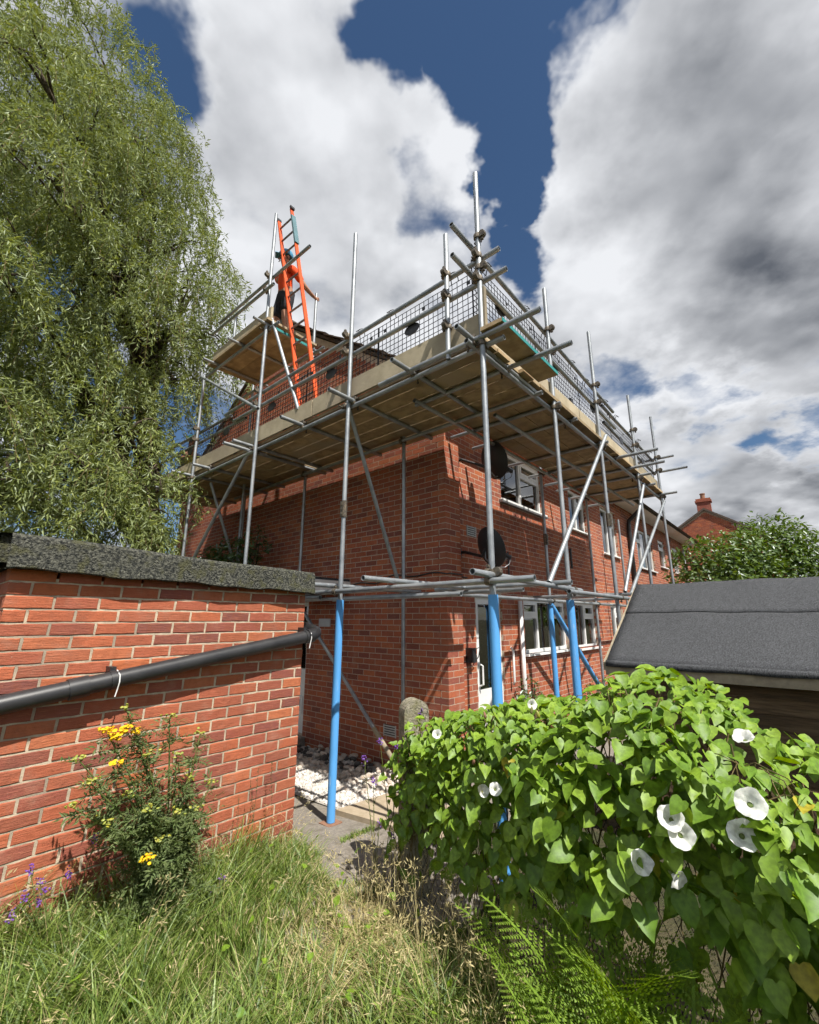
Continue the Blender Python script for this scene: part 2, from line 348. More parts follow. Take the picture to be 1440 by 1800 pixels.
# ------------------------------------------------------------------ place frame: H house corner, R along the front, L along the gable
AZ = math.radians(41.1)
R = V((math.sin(AZ), math.cos(AZ), 0)); L = V((-math.cos(AZ), math.sin(AZ), 0)); Z = V((0, 0, 1)); H = V((.46, 5.53, 0))
def W(r, l, z): return H+R*r+L*l+Z*z
def PL(l, off, z): return H-R*off+L*l+Z*z
def PR(r, off, z): return H-L*off+R*r+Z*z
def onG(x, y, z): return hit(x, y, (0, 0, z), Z)
def smooth01(t): t = min(1, max(0, t)); return t*t*(3-2*t)
def gz(x, y): return .12*smooth01((5.6-y)/2.0)+.10*smooth01((-.6-x)/1.6)*smooth01((4.4-y)/1.6)

# ------------------------------------------------------------------ ground
def axis_coords(a, b, step, far):
    c = list(np.arange(a, b+1e-6, step)); k = step*2; lo, hi = [a], [b]
    while hi[-1] < far: hi.append(hi[-1]+k); lo.append(lo[-1]-k); k *= 1.7
    return sorted(lo[1:]+c+hi[1:])
xs = axis_coords(-4, 4, .1, 900); ys = axis_coords(0, 8, .1, 900)
gv = [(x, y, gz(x, y) if abs(x) < 30 and -20 < y < 40 else 0.0) for y in ys for x in xs]; nx = len(xs)
gf = [(j*nx+i, j*nx+i+1, (j+1)*nx+i+1, (j+1)*nx+i) for j in range(len(ys)-1) for i in range(nx-1)]
tag(mesh_obj('ground', gv, gf, 'soil', smooth=True), 'soil and rough turf ground of the garden', kind='structure')
def sheet(name, fn, nu, nv, mat, dz, label):
    v = []
    for j in range(nv+1):
        for i in range(nu+1):
            p = fn(i/nu, j/nv); v.append((p.x, p.y, gz(p.x, p.y)+dz))
    f = [(j*(nu+1)+i, j*(nu+1)+i+1, (j+1)*(nu+1)+i+1, (j+1)*(nu+1)+i) for j in range(nv) for i in range(nu)]
    return tag(mesh_obj(name, v, f, mat, smooth=True), label, kind='structure')
sheet('concrete_path', lambda u, v: PL(-1.5+6.5*u, 1.22+1.55*v, 0), 90, 24, 'concrete', .012, 'worn concrete path running past the gable')
sheet('gravel_bed', lambda u, v: PL(.42+4.6*u, .0+1.22*v, 0), 60, 20, 'gravel', .022, 'white gravel bed along the foot of the gable wall')
sheet('front_path', lambda u, v: PR(-.4+16*u, -.1+1.55*v, 0), 40, 6, 'concrete', .010, 'concrete strip along the front wall')
mb = MB()
sv = [PL(.38, .55, 0), PL(-.75, .50, 0), PL(-.78, 1.25, 0), PL(.40, 1.32, 0)]
for z in (.0, .045): mb.v += [p+Z*(z+gz(p.x, p.y)+.012) for p in sv]
mb.f += [(3, 2, 1, 0), (4, 5, 6, 7)]+[(i, (i+1) % 4, (i+1) % 4+4, i+4) for i in range(4)]
tag(mb.obj('paving_slab', 'slab'), 'buff sandstone paving slab lying between the gravel and the path', 'slab')

# ------------------------------------------------------------------ brickwork
BL, BH, BD, J = .215, .065, .1025, .010
CR_ = BH+J
BRICK_CACHE = {}
def brick_mesh(lx, ly, lz, var, detail):
    mt_ = 'brick_single' if detail else 'brick_house'
    key = (round(lx, 3), round(ly, 3), round(lz, 3), var, detail)
    if key in BRICK_CACHE: return BRICK_CACHE[key]
    r = random.Random(hash(key) & 0xffff); mb = MB()
    if not detail:
        mb.box((0, 0, 0), (lx/2, 0, 0), (0, ly/2, 0), (0, 0, lz/2))
        for p in mb.v: p += V([r.uniform(-.0003, .0003) for _ in range(3)])
    else:   # front face (y = -ly/2) with worn, rounded arrises
        b = .0045; nxs = 5
        xs_ = [-lx/2+lx*i/nxs for i in range(nxs+1)]; rows = []
        for (yy, zz_) in ((ly/2, -lz/2), (-ly/2+b, -lz/2), (-ly/2, -lz/2+b), (-ly/2, lz/2-b), (-ly/2+b, lz/2), (ly/2, lz/2)):
            row = []
            for i, x in enumerate(xs_):
                e = 1 if 0 < i < nxs else .35
                xx = x
                if zz_ in (-lz/2+b, lz/2-b) and i in (0, nxs): xx = x-math.copysign(b, x)
                row.append(V((xx+(r.uniform(-.004, .004) if 0 < i < nxs else r.uniform(-.0015, .0015)), yy+(r.uniform(-.0009, .0009) if yy < 0 else 0), zz_+r.uniform(-.0026, .0026)*e)))
            rows.append(row)
        mb.v = [p for row in rows for p in row]; n1 = nxs+1
        for j in range(5):
            for i in range(nxs): mb.f.append((j*n1+i, j*n1+i+1, (j+1)*n1+i+1, (j+1)*n1+i))
        mb.f.append(tuple(j*n1 for j in range(6))); mb.f.append(tuple(j*n1+nxs for j in reversed(range(6))))
    me = bpy.data.meshes.new('brick'); me.from_pydata([tuple(p) for p in mb.v], [], mb.f); me.materials.append(MATS[mt_])
    BRICK_CACHE[key] = me; return me
def put_brick(c, ax, n, la, ln, parent, detail=False):
    """c centre, ax along wall, n outward normal"""
    me = brick_mesh(la, ln, BH, random.randrange(6), detail)
    o = bpy.data.objects.new('brick', me)
    M = Matrix((tuple(ax), tuple(-V(n)), (0, 0, 1))).transposed().to_4x4(); M.translation = c
    M = M @ Matrix.Rotation(random.uniform(-.004, .004), 4, 'Z') @ Matrix.Rotation(random.uniform(-.005, .005), 4, 'Y')
    o.matrix_basis = M; link(o, parent); return o
def courses(a0, a1, z0, z1, start, holes, top=None):
    """yield (a, b, zc) brick extents; start(row) gives the phase"""
    nrow = int(round((z1-z0)/CR_))
    for k in range(nrow):
        zb = z0+k*CR_; zt = zb+BH; a = a0+start(k)-(BL+J)
        hs_ = [(h[0], h[1]) for h in holes if h[2] < zt-.02 and h[3] > zb+.02]
        while a < a1:
            segs = [(max(a, a0), min(a+BL, a1))]
            for h0, h1 in hs_:
                out = []
                for s0, s1 in segs:
                    if h1 <= s0 or h0 >= s1: out.append((s0, s1))
                    else:
                        if h0-s0 > 0: out.append((s0, h0))
                        if s1-h1 > 0: out.append((h1, s1))
                segs = out
            for s0, s1 in segs:
                if s1-s0 > .035 and (top is None or zt < min(top(s0), top(s1))): yield s0, s1, zb+BH/2
            a += BL+J
def wall_rects(a0, a1, z0, z1, holes):
    zs = sorted({z0, z1}|{h[2] for h in holes}|{h[3] for h in holes})
    for zl, zh in zip(zs[:-1], zs[1:]):
        cur = a0
        for h in sorted(h for h in holes if h[2] <= zl+1e-6 and h[3] >= zh-1e-6):
            if h[0] > cur: yield cur, h[0], zl, zh
            cur = max(cur, h[1])
        if cur < a1: yield cur, a1, zl, zh
def field_mesh(name, boxes, mat, parent):
    """boxes: (centre, half-vectors a, b, c) as arrays -> one joined mesh, one island each"""
    C = np.array([b[0] for b in boxes]); A = np.array([b[1] for b in boxes]); B = np.array([b[2] for b in boxes]); D = np.array([b[3] for b in boxes])
    v = np.stack([C+i*A+j*B+k*D for k in (-1, 1) for j in (-1, 1) for i in (-1, 1)], 1)
    v += rng.normal(0, .0002, v.shape)
    q = np.array([(0, 2, 3, 1), (4, 5, 7, 6), (0, 1, 5, 4), (2, 6, 7, 3), (0, 4, 6, 2), (1, 3, 7, 5)])
    f = (np.arange(len(C))[:, None, None]*8+q[None]).reshape(-1, 4)
    return np_mesh(name, v.reshape(-1, 3), f, mat, parent, kind='stuff')

# ------------------------------------------------------------------ house
GD, APEX, EAVE, PITCH = 8.4, 4.2, 5.10, .69     # gable depth, ridge, eaves, slope
HLEN = 17.5; REC = .11
house = empty('brick_house', W(0, 0, 0), 'two-storey red brick terraced house wrapped in scaffolding', 'house')
WIN = [(1.66, 3.2, 3.74, 4.62), (4.5, 5.45, 3.70, 4.58), (6.45, 7.6, 3.40, 4.55), (9.45, 11.3, 3.32, 4.5), (12.1, 13.05, 3.57, 4.5), (14.25, 15.3, 3.53, 4.5),
       (2.2, 3.92, 1.34, 2.2), (4.38, 5.5, 1.32, 2.2), (6.5, 7.4, 1.42, 2.2), (9.6, 11.0, 1.3, 2.2)]
DOOR = (.80, 1.52, .10, 2.22)
def top_l(l): return EAVE+PITCH*min(l, GD-l)-.03
# mortar cores
mb = MB()
holesR = WIN+[DOOR]
for a, b, zl, zh in wall_rects(.33, HLEN, 0, EAVE, holesR):
    mb.box(W((a+b)/2, REC+.0009+.11, (zl+zh)/2), R*((b-a)/2), L*.11, Z*((zh-zl)/2))
mb.box(W(.0009+.16, REC/2+.0009+.001, EAVE/2), R*.160, L*(REC/2), Z*(EAVE/2-.002))
mb.obj('front_wall', 'mortar_house', house)
SIDE_DOOR = (2.78, 3.62, .16, 2.14)
mb = MB()
for a, b, zl, zh in wall_rects(REC+.02, GD, 0, EAVE, [SIDE_DOOR]):
    mb.box(W(.0009+.11, (a+b)/2, (zl+zh)/2), R*.11, L*((b-a)/2), Z*((zh-zl)/2))
g = [W(.0009, .02, EAVE), W(.0009, GD, EAVE), W(.0009, APEX, top_l(APEX)), W(.226, .02, EAVE), W(.226, GD, EAVE), W(.226, APEX, top_l(APEX))]
mb.add(g, [(0, 2, 1), (3, 4, 5), (0, 1, 4, 3), (1, 2, 5, 4), (2, 0, 3, 5)])
mb.obj('gable_wall', 'mortar_house', house)
mb = MB()
mb.box(W(HLEN/2, GD-.1, EAVE/2), R*(HLEN/2-.3), L*.1, Z*(EAVE/2-.01)); mb.obj('rear_wall', 'mortar_house', house)
mb = MB(); mb.box(W(HLEN-.1, GD/2+.1, EAVE/2), R*.097, L*(GD/2-.25), Z*(EAVE/2-.012)); mb.obj('far_wall', 'mortar_house', house)
mb = MB(); mb.box(W(HLEN/2, GD/2+.1, 2.55), R*(HLEN/2-.3), L*(GD/2-.3), Z*.1); mb.obj('upper_floor', 'plaster', house)
mb = MB(); mb.box(W(HLEN/2+.2, GD/2+.1, 4.98), R*(HLEN/2-.5), L*(GD/2-.35), Z*.03); mb.obj('ceiling', 'plaster', house)
# bricks
cand = []   # (centre, along, normal, length, depth)
def half(k): return 0 if k % 2 == 0 else .1125
NROW = int(EAVE/CR_)
for k in range(NROW):
    zc = k*CR_+BH/2
    if k % 2 == 0:
        cand.append((W(BD/2, BL/2, zc), L, -R, BL, BD)); cand.append((W(.1125+BL/2, BD/2, zc), R, -L, BL, BD))
    else:
        cand.append((W(BL/2, BD/2, zc), R, -L, BL, BD)); cand.append((W(.225+BD/2, BD/2, zc), R, -L, BD, BD))
DW = .05
for s0, s1, zc in courses(.1125, GD, 0, 8.1, lambda k: .1125 if k % 2 == 0 else 0, [SIDE_DOOR, (-1, .22, 0, 0)], top_l):
    k = int(zc/CR_)
    if k % 2 == 0 and s0 < .2: s0 = .225
    if s1-s0 > .03: cand.append((W(DW/2, (s0+s1)/2, zc), L, -R, s1-s0, DW))
for s0, s1, zc in courses(.3375, HLEN, 0, EAVE, half, holesR):
    cand.append((W((s0+s1)/2, REC+DW/2, zc), R, -L, s1-s0, DW))
def score(c):
    x, y, z = proj(c[0])
    if z < .1 or not (x > 548 and x < 905 and 735 < y < 1390): return 0
    if x > 700 and y > 1235: return 0
    if c[2] == -L and x > 835 and y > 1045: return 0
    return c[3]*(abs((c[0]-V((0, 0, ZC))).normalized().dot(c[2])))/z**2
ranked = sorted(range(len(cand)), key=lambda i: -score(cand[i])); chosen = set(ranked[:298])
for i in chosen:
    c, ax, n, la, ln = cand[i]; put_brick(c+V(n)*random.uniform(-.0002, .0004), ax, n, la, ln, house)
field_mesh('brick_field', [(tuple(c[0]+V(c[2])*random.uniform(-.0002, .0004)), tuple(c[1]*c[3]/2), tuple(c[2]*c[4]/2), (0, 0, BH/2)) for i, c in enumerate(cand) if i not in chosen], 'brick_field', house)
# windows
def window(r0, r1, z0, z1, cols, fan=True, curtain=0, sill=True):
    fr = MB(); d = REC+.055; t = .055; wmid = (r0+r1)/2; zmid = (z0+z1)/2; hw = (r1-r0)/2; hz = (z1-z0)/2
    fr.box(W(wmid, d+.03, z1-t/2), R*hw, L*.035, Z*(t/2)); fr.box(W(wmid, d+.03, z0+t/2), R*hw, L*.035, Z*(t/2))
    xs_ = [r0+t/2]+[r0+(r1-r0)*k/cols for k in range(1, cols)]+[r1-t/2]
    for x in xs_: fr.box(W(x, d+.03, zmid), R*(t/2), L*.033, Z*(hz-t))
    panes = []
    for k in range(cols):
        a, b = xs_[k]+t/2, xs_[k+1]-t/2
        if fan and (k % 2 == (cols+1) % 2 or cols == 1):
            zf = z1-(z1-z0)*.33; fr.box(W((a+b)/2, d+.028, zf), R*((b-a)/2), L*.033, Z*(t*.6))
            panes += [(a, b, z0+t, zf-t*.6), (a, b, zf+t*.6, z1-t)]
            s_ = .022                                     # casement inside the frame
            for (pa, pb, pz0, pz1) in panes[-1:]:
                fr.box(W((pa+pb)/2, d+.008, pz0+s_), R*((pb-pa)/2), L*.02, Z*s_); fr.box(W((pa+pb)/2, d+.008, pz1-s_), R*((pb-pa)/2), L*.02, Z*s_)
                fr.box(W(pa+s_, d+.008, (pz0+pz1)/2), R*s_, L*.02, Z*((pz1-pz0)/2-2*s_)); fr.box(W(pb-s_, d+.008, (pz0+pz1)/2), R*s_, L*.02, Z*((pz1-pz0)/2-2*s_))
        else: panes.append((a, b, z0+t, z1-t))
    w = fr.obj('window', 'white_upvc', house)
    for a, b, p0, p1 in panes:
        g_ = MB(); g_.box(W((a+b)/2, d+.035, (p0+p1)/2), R*((b-a)/2+.004), L*.005, Z*((p1-p0)/2+.004)); g_.obj('pane', 'window_glass', w)
    if sill:
        s_ = MB(); s_.box(W(wmid, REC+.01, z0-.016), R*(hw+.04), L*.075, Z*.016); s_.obj('sill', 'white_upvc', w)
    if curtain:
        c_ = MB(); n = 28
        for (ca, cb_) in ([(r0, r1)] if curtain == 1 else [(r0, r0+(r1-r0)*.28), (r1-(r1-r0)*.28, r1)]):
            b0 = len(c_.v)
            for i in range(n+1):
                for z_ in (z0-.05, z1+.05): c_.v.append(W(ca+(cb_-ca)*i/n, d+.16+.025*math.sin(i*1.9), z_))
            c_.f += [(b0+2*i, b0+2*i+2, b0+2*i+3, b0+2*i+1) for i in range(n)]
        c_.obj('curtain', 'curtain', w)
for i, wd in enumerate(WIN):
    window(*wd, cols=[2, 2, 2, 3, 1, 2, 3, 2, 2, 3][i], curtain=[0, 0, 1, 1, 1, 1, 2, 2, 1, 1][i])
mb = MB()   # tile-and-render sill course under the first window (dark lip)
mb.box(W(2.43, REC-.012, 3.70), R*.84, L*.05, Z*.02); mb.obj('drip_sill', 'steel_dull', house)
# front door
d = REC+.05; mb = MB(); a, b, z0, z1 = DOOR
for x in (a+.03, b-.03): mb.box(W(x, d+.03, (z0+z1)/2), R*.03, L*.04, Z*((z1-z0)/2))
mb.box(W((a+b)/2, d+.03, z1-.03), R*((b-a)/2-.06), L*.04, Z*.03)
mb.box(W((a+b)/2, d+.04, z0+.42), R*((b-a)/2-.06), L*.022, Z*.42)
for x in (a+.11, b-.11): mb.box(W(x, d+.04, z0+1.44), R*.05, L*.022, Z*.60)
mb.box(W((a+b)/2, d+.04, z1-.1), R*((b-a)/2-.06), L*.0215, Z*.04)
fd = mb.obj('front_door', 'white_upvc', house)
mb = MB(); mb.box(W((a+b)/2, d+.045, z0+1.42), R*((b-a)/2-.15), L*.006, Z*.60); mb.obj('pane', 'window_glass', fd)
mb = MB(); mb.path([W(a+.13, d-.0, 1.0), W(a+.13, d-.05, 1.02), W(a+.13, d-.05, 1.26), W(a+.13, d, 1.28)], .012); mb.obj('handle', 'white_upvc', fd)
mb = MB(); mb.path([W(b+.14, REC-.05, .95), W(b+.14, REC-.07, 1.0), W(b+.14, REC-.07, 1.42), W(b+.14, REC-.03, 1.47)], .017); mb.obj('grab_rail', 'white_upvc', house, True)
mb = MB(); mb.box(W(.58, REC-.05, 1.42), R*.05, L*.05, Z*.09); mb.path([W(.55, REC-.08, 1.48), W(.62, REC-.16, 1.52), W(.68, REC-.10, 1.40), W(.60, REC-.06, 1.30)], .006); mb.obj('wall_lamp', 'black_plastic', house)
mb = MB(); mb.box(W((a+b)/2, REC-.15, .05), R*.5, L*.2, Z*.05); mb.obj('doorstep', 'concrete', house)
# side door with cat flap, canopy
a, b, z0, z1 = SIDE_DOOR; mb = MB()
for y in (a+.03, b-.03): mb.box(W(.08, y, (z0+z1)/2), R*.04, L*.03, Z*((z1-z0)/2))
mb.box(W(.08, (a+b)/2, z1-.03), R*.04, L*((b-a)/2-.06), Z*.03)
mb.box(W(.09, (a+b)/2, z0+.47), R*.025, L*((b-a)/2-.06), Z*.47)
sdo = mb.obj('side_door', 'white_upvc', house)
mb = MB(); mb.box(W(.09, (a+b)/2, z0+1.45), R*.006, L*((b-a)/2-.06), Z*.5); mb.obj('pane', 'window_glass', sdo)
for zz_ in (.3, .36): pass
mb = MB(); mb.box(W(.055, a+.22, z0+.40), R*.012, L*.11, Z*.13); cf = mb.obj('cat_flap', 'white_upvc', sdo)
mb = MB(); mb.box(W(.044, a+.22, z0+.40), R*.004, L*.075, Z*.085); mb.obj('flap', 'grey_upvc', sdo)
mb = MB(); mb.box(W(-.2, (a+b)/2, .07), R*.2, L*.5, Z*.07); mb.obj('side_step', 'concrete', house)
mb = MB(); mb.box(W(-.38, 2.85, 2.42), R*.38, L*1.05, Z*.03); pc = mb.obj('porch_canopy', 'felt', house)
mb = MB(); mb.box(W(-.765, 2.85, 2.34), R*.012, L*1.05, Z*.075); mb.box(W(-.38, 1.793, 2.34), R*.38, L*.012, Z*.075); mb.obj('fascia', 'white_upvc', pc)
mb = MB(); mb.box(W(-.012, 2.34, 1.82), R*.01, L*.13, Z*.06); mb.obj('name_plaque', 'grey_upvc', house)
# air bricks
def vent(c, ax, n, w, h, name='vent_grille'):
    mb = MB(); t = .012
    mb.box(c+ax*(w/2-t/2)+n*.006, ax*(t/2), n*.008, Z*(h/2)); mb.box(c-ax*(w/2-t/2)+n*.006, ax*(t/2), n*.008, Z*(h/2))
    k = 5
    for i in range(k): mb.box(c+Z*(-h/2+h*(i+.5)/k)+n*.006, ax*(w/2-t), n*.008, Z*(h/k*.24))
    v_ = mb.obj(name, 'grate', house)
    mb = MB(); mb.box(c+n*.0025, ax*(w/2-.002), n*.003, Z*(h/2-.002)); mb.obj('backing', 'black_plastic', v_)
vent(W(0, .94, .49), L, -R, .215, .14); vent(W(.75, REC, 3.08), R, -L, .23, .15)
# cable stapled round the corner
mb = MB(); pts = [W(-.012, l, 2.42+.10*math.sin(l*2.1)*.2-.05*smooth01((l-.9)*3)+.02*math.sin(l*9)) for l in np.linspace(1.9, -.012, 22)]
pts += [W(r, -.012, 2.43) for r in (.06, .2, .33)]+[W(r, REC-.012, 2.42) for r in (.37, .6)]
mb.path(pts, .009, 6); mb.obj('cable', 'black_plastic', house, True)
mb = MB(); mb.path([W(1.75, REC-.02, 2.9), W(1.75, REC-.02, 2.3)], .012, 6)
mb.path([W(4.3, REC-.03, 3.25), W(4.3, REC-.03, 2.85)], .02, 6); mb.obj('conduit', 'black_plastic', house)
# roof, gutter, pipes
OV = .36
def roofpt(r, l, up): return W(r, l, EAVE+PITCH*min(l, GD-l)+up)
mb = MB()
for (l0, l1) in ((-OV, APEX), (GD+OV, APEX)):
    q = [roofpt(-.04, l0, .0), roofpt(HLEN+.1, l0, .0), roofpt(HLEN+.1, l1, .0), roofpt(-.04, l1, .0)]
    mb.add(q+[p+Z*.06 for p in q], [(0, 1, 2, 3), (7, 6, 5, 4), (0, 4, 5, 1), (1, 5, 6, 2), (2, 6, 7, 3), (3, 7, 4, 0)])
roof = mb.obj('roof', 'roof_tile', house)
nrow = 18; tiles = []
sl = math.sqrt(1+PITCH**2); dirv = (L+Z*PITCH)/sl; nrm = (Z-L*PITCH)/sl
for i in range(nrow):
    l0 = -OV-.03+i*(APEX+OV)/nrow; c = roofpt(0, l0, 0)
    for j in range(3):      # verge tiles one by one, the rest of the course as a strip
        if j < 2:
            mb = MB(); mb.box(W(-.10+.17*j+.083, 0, 0)*1+(c-W(0, 0, 0))+dirv*.16+nrm*(.085+.012*(i % 2 == 0)), R*.082, dirv*.17, nrm*.008)
            for p in mb.v: p += nrm*(-.02*((p-c).dot(dirv)/.34))
            mb.obj('tile', 'roof_tile', roof)
        else: tiles.append((tuple(W((HLEN+.34)/2, 0, 0)+(c-W(0, 0, 0))+dirv*.16+nrm*.09), tuple(R*((HLEN-.34)/2)), tuple(dirv*.165), tuple(nrm*.008)))
field_mesh('tile_course', tiles, 'roof_tile', roof)
mb = MB()
for i in range(int(HLEN/.45)): mb.path([roofpt(-.05+.45*i, APEX, .10), roofpt(-.05+.45*i+.46, APEX, .11)], .11, 8)
mb.obj('ridge_tiles', 'roof_tile', roof)
mb = MB(); mb.box(W(HLEN/2, -OV/2+REC/2, 4.86), R*(HLEN/2+.05), L*(OV/2-REC/2+.1), Z*.012); mb.obj('soffit', 'white_upvc', house)
mb = MB(); mb.box(W(HLEN/2, -OV+.10, 4.93), R*(HLEN/2+.05), L*.012, Z*.085); mb.obj('fascia', 'white_upvc', house)
mb = MB(); n = 8; v0 = []
for s_ in (-.02, HLEN+.1):
    for k in range(n+1):
        a = math.pi+math.pi*k/n; v0.append(W(s_, -OV+.03+.055*math.cos(a), 4.97+.055*math.sin(a)))
mb.add(v0, [(k, k+1, n+2+k, n+1+k) for k in range(n)]); g_ = mb.obj('gutter', 'black_plastic', house, True)
md = g_.modifiers.new('t', 'SOLIDIFY'); md.thickness = .006
def downpipe(r, mat, rad, z0=0):
    mb = MB(); mb.path([W(r, -OV+.03, 4.92), W(r, -OV+.05, 4.80), W(r, REC-.09, 4.52), W(r, REC-.07, 4.40), W(r, REC-.07, z0)], rad, 10)
    o = mb.obj('downpipe', mat, house, True)
    mb = MB()
    for z in (1.2, 2.6, 3.8): mb.path([W(r, REC-.07, z-.03), W(r, REC-.07, z+.03)], rad*1.22, 10)
    mb.obj('pipe_bracket', mat, o)
downpipe(8.55, 'black_plastic', .055); downpipe(15.9, 'grey_upvc', .05)
# white waste pipe by the first ground-floor window
mb = MB(); mb.path([W(1.98, REC-.06, 2.15), W(1.98, REC-.06, 0)], .034, 10); mb.obj('waste_pipe', 'white_upvc', house, True)
# far house with chimney
def gable_house(c, ax, nrm_, w, dpt, eave, rise, label):
    h_ = empty('brick_house', c, label, 'house'); c = V(c); mb = MB()
    A = c-ax*w/2; B = c+ax*w/2; back = -nrm_*dpt
    v = [A, B, B+Z*eave, c+Z*(eave+rise), A+Z*eave]; v += [p+back for p in v]
    mb.add(v, [(0, 1, 2, 3, 4), (9, 8, 7, 6, 5), (0, 5, 6, 1), (1, 6, 7, 2), (4, 9, 5, 0)]); mb.obj('wall', 'mortar_house', h_)
    bx = []
    for s0, s1, zc in courses(-w/2, w/2, eave*.45, eave+rise, half, [], lambda a: eave+rise*(1-abs(a)/(w/2))-.05):
        bx.append((tuple(c+ax*((s0+s1)/2)+Z*zc+nrm_*.004), tuple(ax*(s1-s0)/2), tuple(nrm_*.012), (0, 0, BH/2)))
    field_mesh('brick_field', bx, 'brick_field', h_)
    mb = MB()
    for s in (-1, 1):
        e = c+ax*s*(w/2+.25)+Z*(eave-.25*rise/(w/2)); t = c+Z*(eave+rise)
        q = [e+nrm_*.12, t+nrm_*.12, t+back-nrm_*.12, e+back-nrm_*.12]
        mb.add(q+[p+Z*.14 for p in q], [(0, 3, 2, 1), (4, 5, 6, 7), (0, 1, 5, 4), (1, 2, 6, 5), (2, 3, 7, 6), (3, 0, 4, 7)])
    rf = mb.obj('roof', 'roof_tile', h_)
    cc = c+back*.08+Z*(eave+rise+.15); mb = MB(); mb.box(cc, ax*.38, nrm_*.30, Z*.55); mb.box(cc+Z*.6, ax*.45, nrm_*.36, Z*.06); mb.box(cc+Z*.72, ax*.4, nrm_*.32, Z*.05)
    ch = mb.obj('chimney', 'brick_field', rf)
    mb = MB(); mb.lathe(cc+Z*.77, Z, [(.14, 0), (.13, .3), (.16, .32), (.16, .38)], 10); mb.obj('chimney_pot', 'chimney_pot', rf)
    return h_
gc = hit(1237, 893, (0, 27, 0), V((0, 1, 0)))
gable_house((gc.x, 27, 0), V((.80, -.60, 0)).normalized(), V((-.60, -.80, 0)).normalized(), 7.6, 12, gc.z-2.75, 2.6, 'red brick house with a chimney on its gable behind the laurel')

# ------------------------------------------------------------------ brick outbuilding at the left
G1 = V((-.91, 3.95, 0)); GLEN = 1.975
def WG(u, o, z): return G1+R*u-L*o+Z*z          # u along the face (negative = towards the camera), o out of the face
shed_b = empty('brick_outbuilding', WG(-1, -1, 0), 'low red brick outbuilding with a felted flat roof and sloping black drainpipe', 'outbuilding')
mb = MB(); mb.box(WG(-GLEN/2, -1.4, 1.05), R*(GLEN/2-.0045), L*(1.4-.0045), Z*1.05); mb.obj('wall', 'mortar', shed_b)
fld = []
for k in range(29):
    zc = k*CR_+BH/2-.02
    a = -GLEN
    xs_ = [a, a+.1025] if k % 2 else [a, a+.215]
    while True:
        put = (xs_[0], min(xs_[1], 0))
        if put[1]-put[0] > .03:
            c = WG((put[0]+put[1])/2, -.05+random.uniform(-.0015, .002), zc)
            if zc > .12: put_brick(c, R, -L, put[1]-put[0], .10, shed_b, True)
        nx_ = xs_[1]+J
        if nx_ >= -.03: break
        xs_ = [nx_, nx_+BL]
    l0 = .1125
    if k % 2:
        for u_, n_ in ((-GLEN, -R), (0, R)): fld.append((tuple(WG(u_, -(l0+BD/2), zc)-n_*.05), tuple(L*BD/2), tuple(n_*.05), (0, 0, BH/2)))
        l0 = .225
    while l0 < 2.7:
        for u_, n_ in ((-GLEN, -R), (0, R)):
            fld.append((tuple(WG(u_, -(l0+BL/2), zc)-n_*.05), tuple(L*BL/2), tuple(n_*.05), (0, 0, BH/2)))
        l0 += BL+J
field_mesh('brick_field', fld, 'brick_field', shed_b)
# roof: felt dressed over the edge
def fascia_strip(p0, p1, nout, n, zb0, zb1, zt0, zt1):
    mb = MB(); prof_n = 7; r_ = random.Random(3)
    for i in range(n+1):
        t = i/n; p = V(p0).lerp(V(p1), t); zb = zb0+(zb1-zb0)*t+.006*math.sin(t*17)+.004*math.sin(t*41)+r_.uniform(-.002, .002); zt = zt0+(zt1-zt0)*t+.005*math.sin(t*9)
        wv = .006*math.sin(t*23)+.005*math.sin(t*7)
        for (o_, z_) in ((-.07, zb+.01), (.0+wv, zb), (.012+wv, zb+.008), (.006+wv*.5, (zb+zt)/2), (.002, zt-.022), (-.018, zt), (-.30, zt+.004)): mb.v.append(p+V(nout)*o_+Z*z_)
    for i in range(n):
        for j in range(prof_n-1): a_ = i*prof_n+j; mb.f.append((a_, a_+prof_n, a_+prof_n+1, a_+1))
    return mb
OVG = .075
c00 = WG(-GLEN-.03, OVG, 0); c10 = WG(.035, OVG, 0)
mb = fascia_strip(c00, c10, -L, 46, 2.135, 2.085, 2.335, 2.265); rf = autosmooth(mb.obj('roof', 'felt_aged', shed_b), 28)
mb = fascia_strip(WG(-GLEN-.09, -2.9, 0), WG(-GLEN-.09, OVG-.02, 0), -R, 30, 2.14, 2.135, 2.36, 2.33); mb.obj('roof_edge', 'felt_aged', rf, True)
mb = fascia_strip(WG(.04, OVG-.01, 0), WG(.04, -2.9, 0), R, 30, 2.085, 2.085, 2.262, 2.26); mb.obj('roof_edge', 'felt_aged', rf, True)
mb = MB(); q = [WG(-GLEN-.07, .02, 2.325), WG(.0, .02, 2.258), WG(.0, -2.9, 2.258), WG(-GLEN-.07, -2.9, 2.325)]
mb.add(q+[p-Z*.15 for p in q], [(0, 1, 2, 3), (7, 6, 5, 4), (0, 4, 5, 1), (1, 5, 6, 2), (2, 6, 7, 3), (3, 7, 4, 0)]); mb.obj('roof_deck', 'felt_aged', rf)
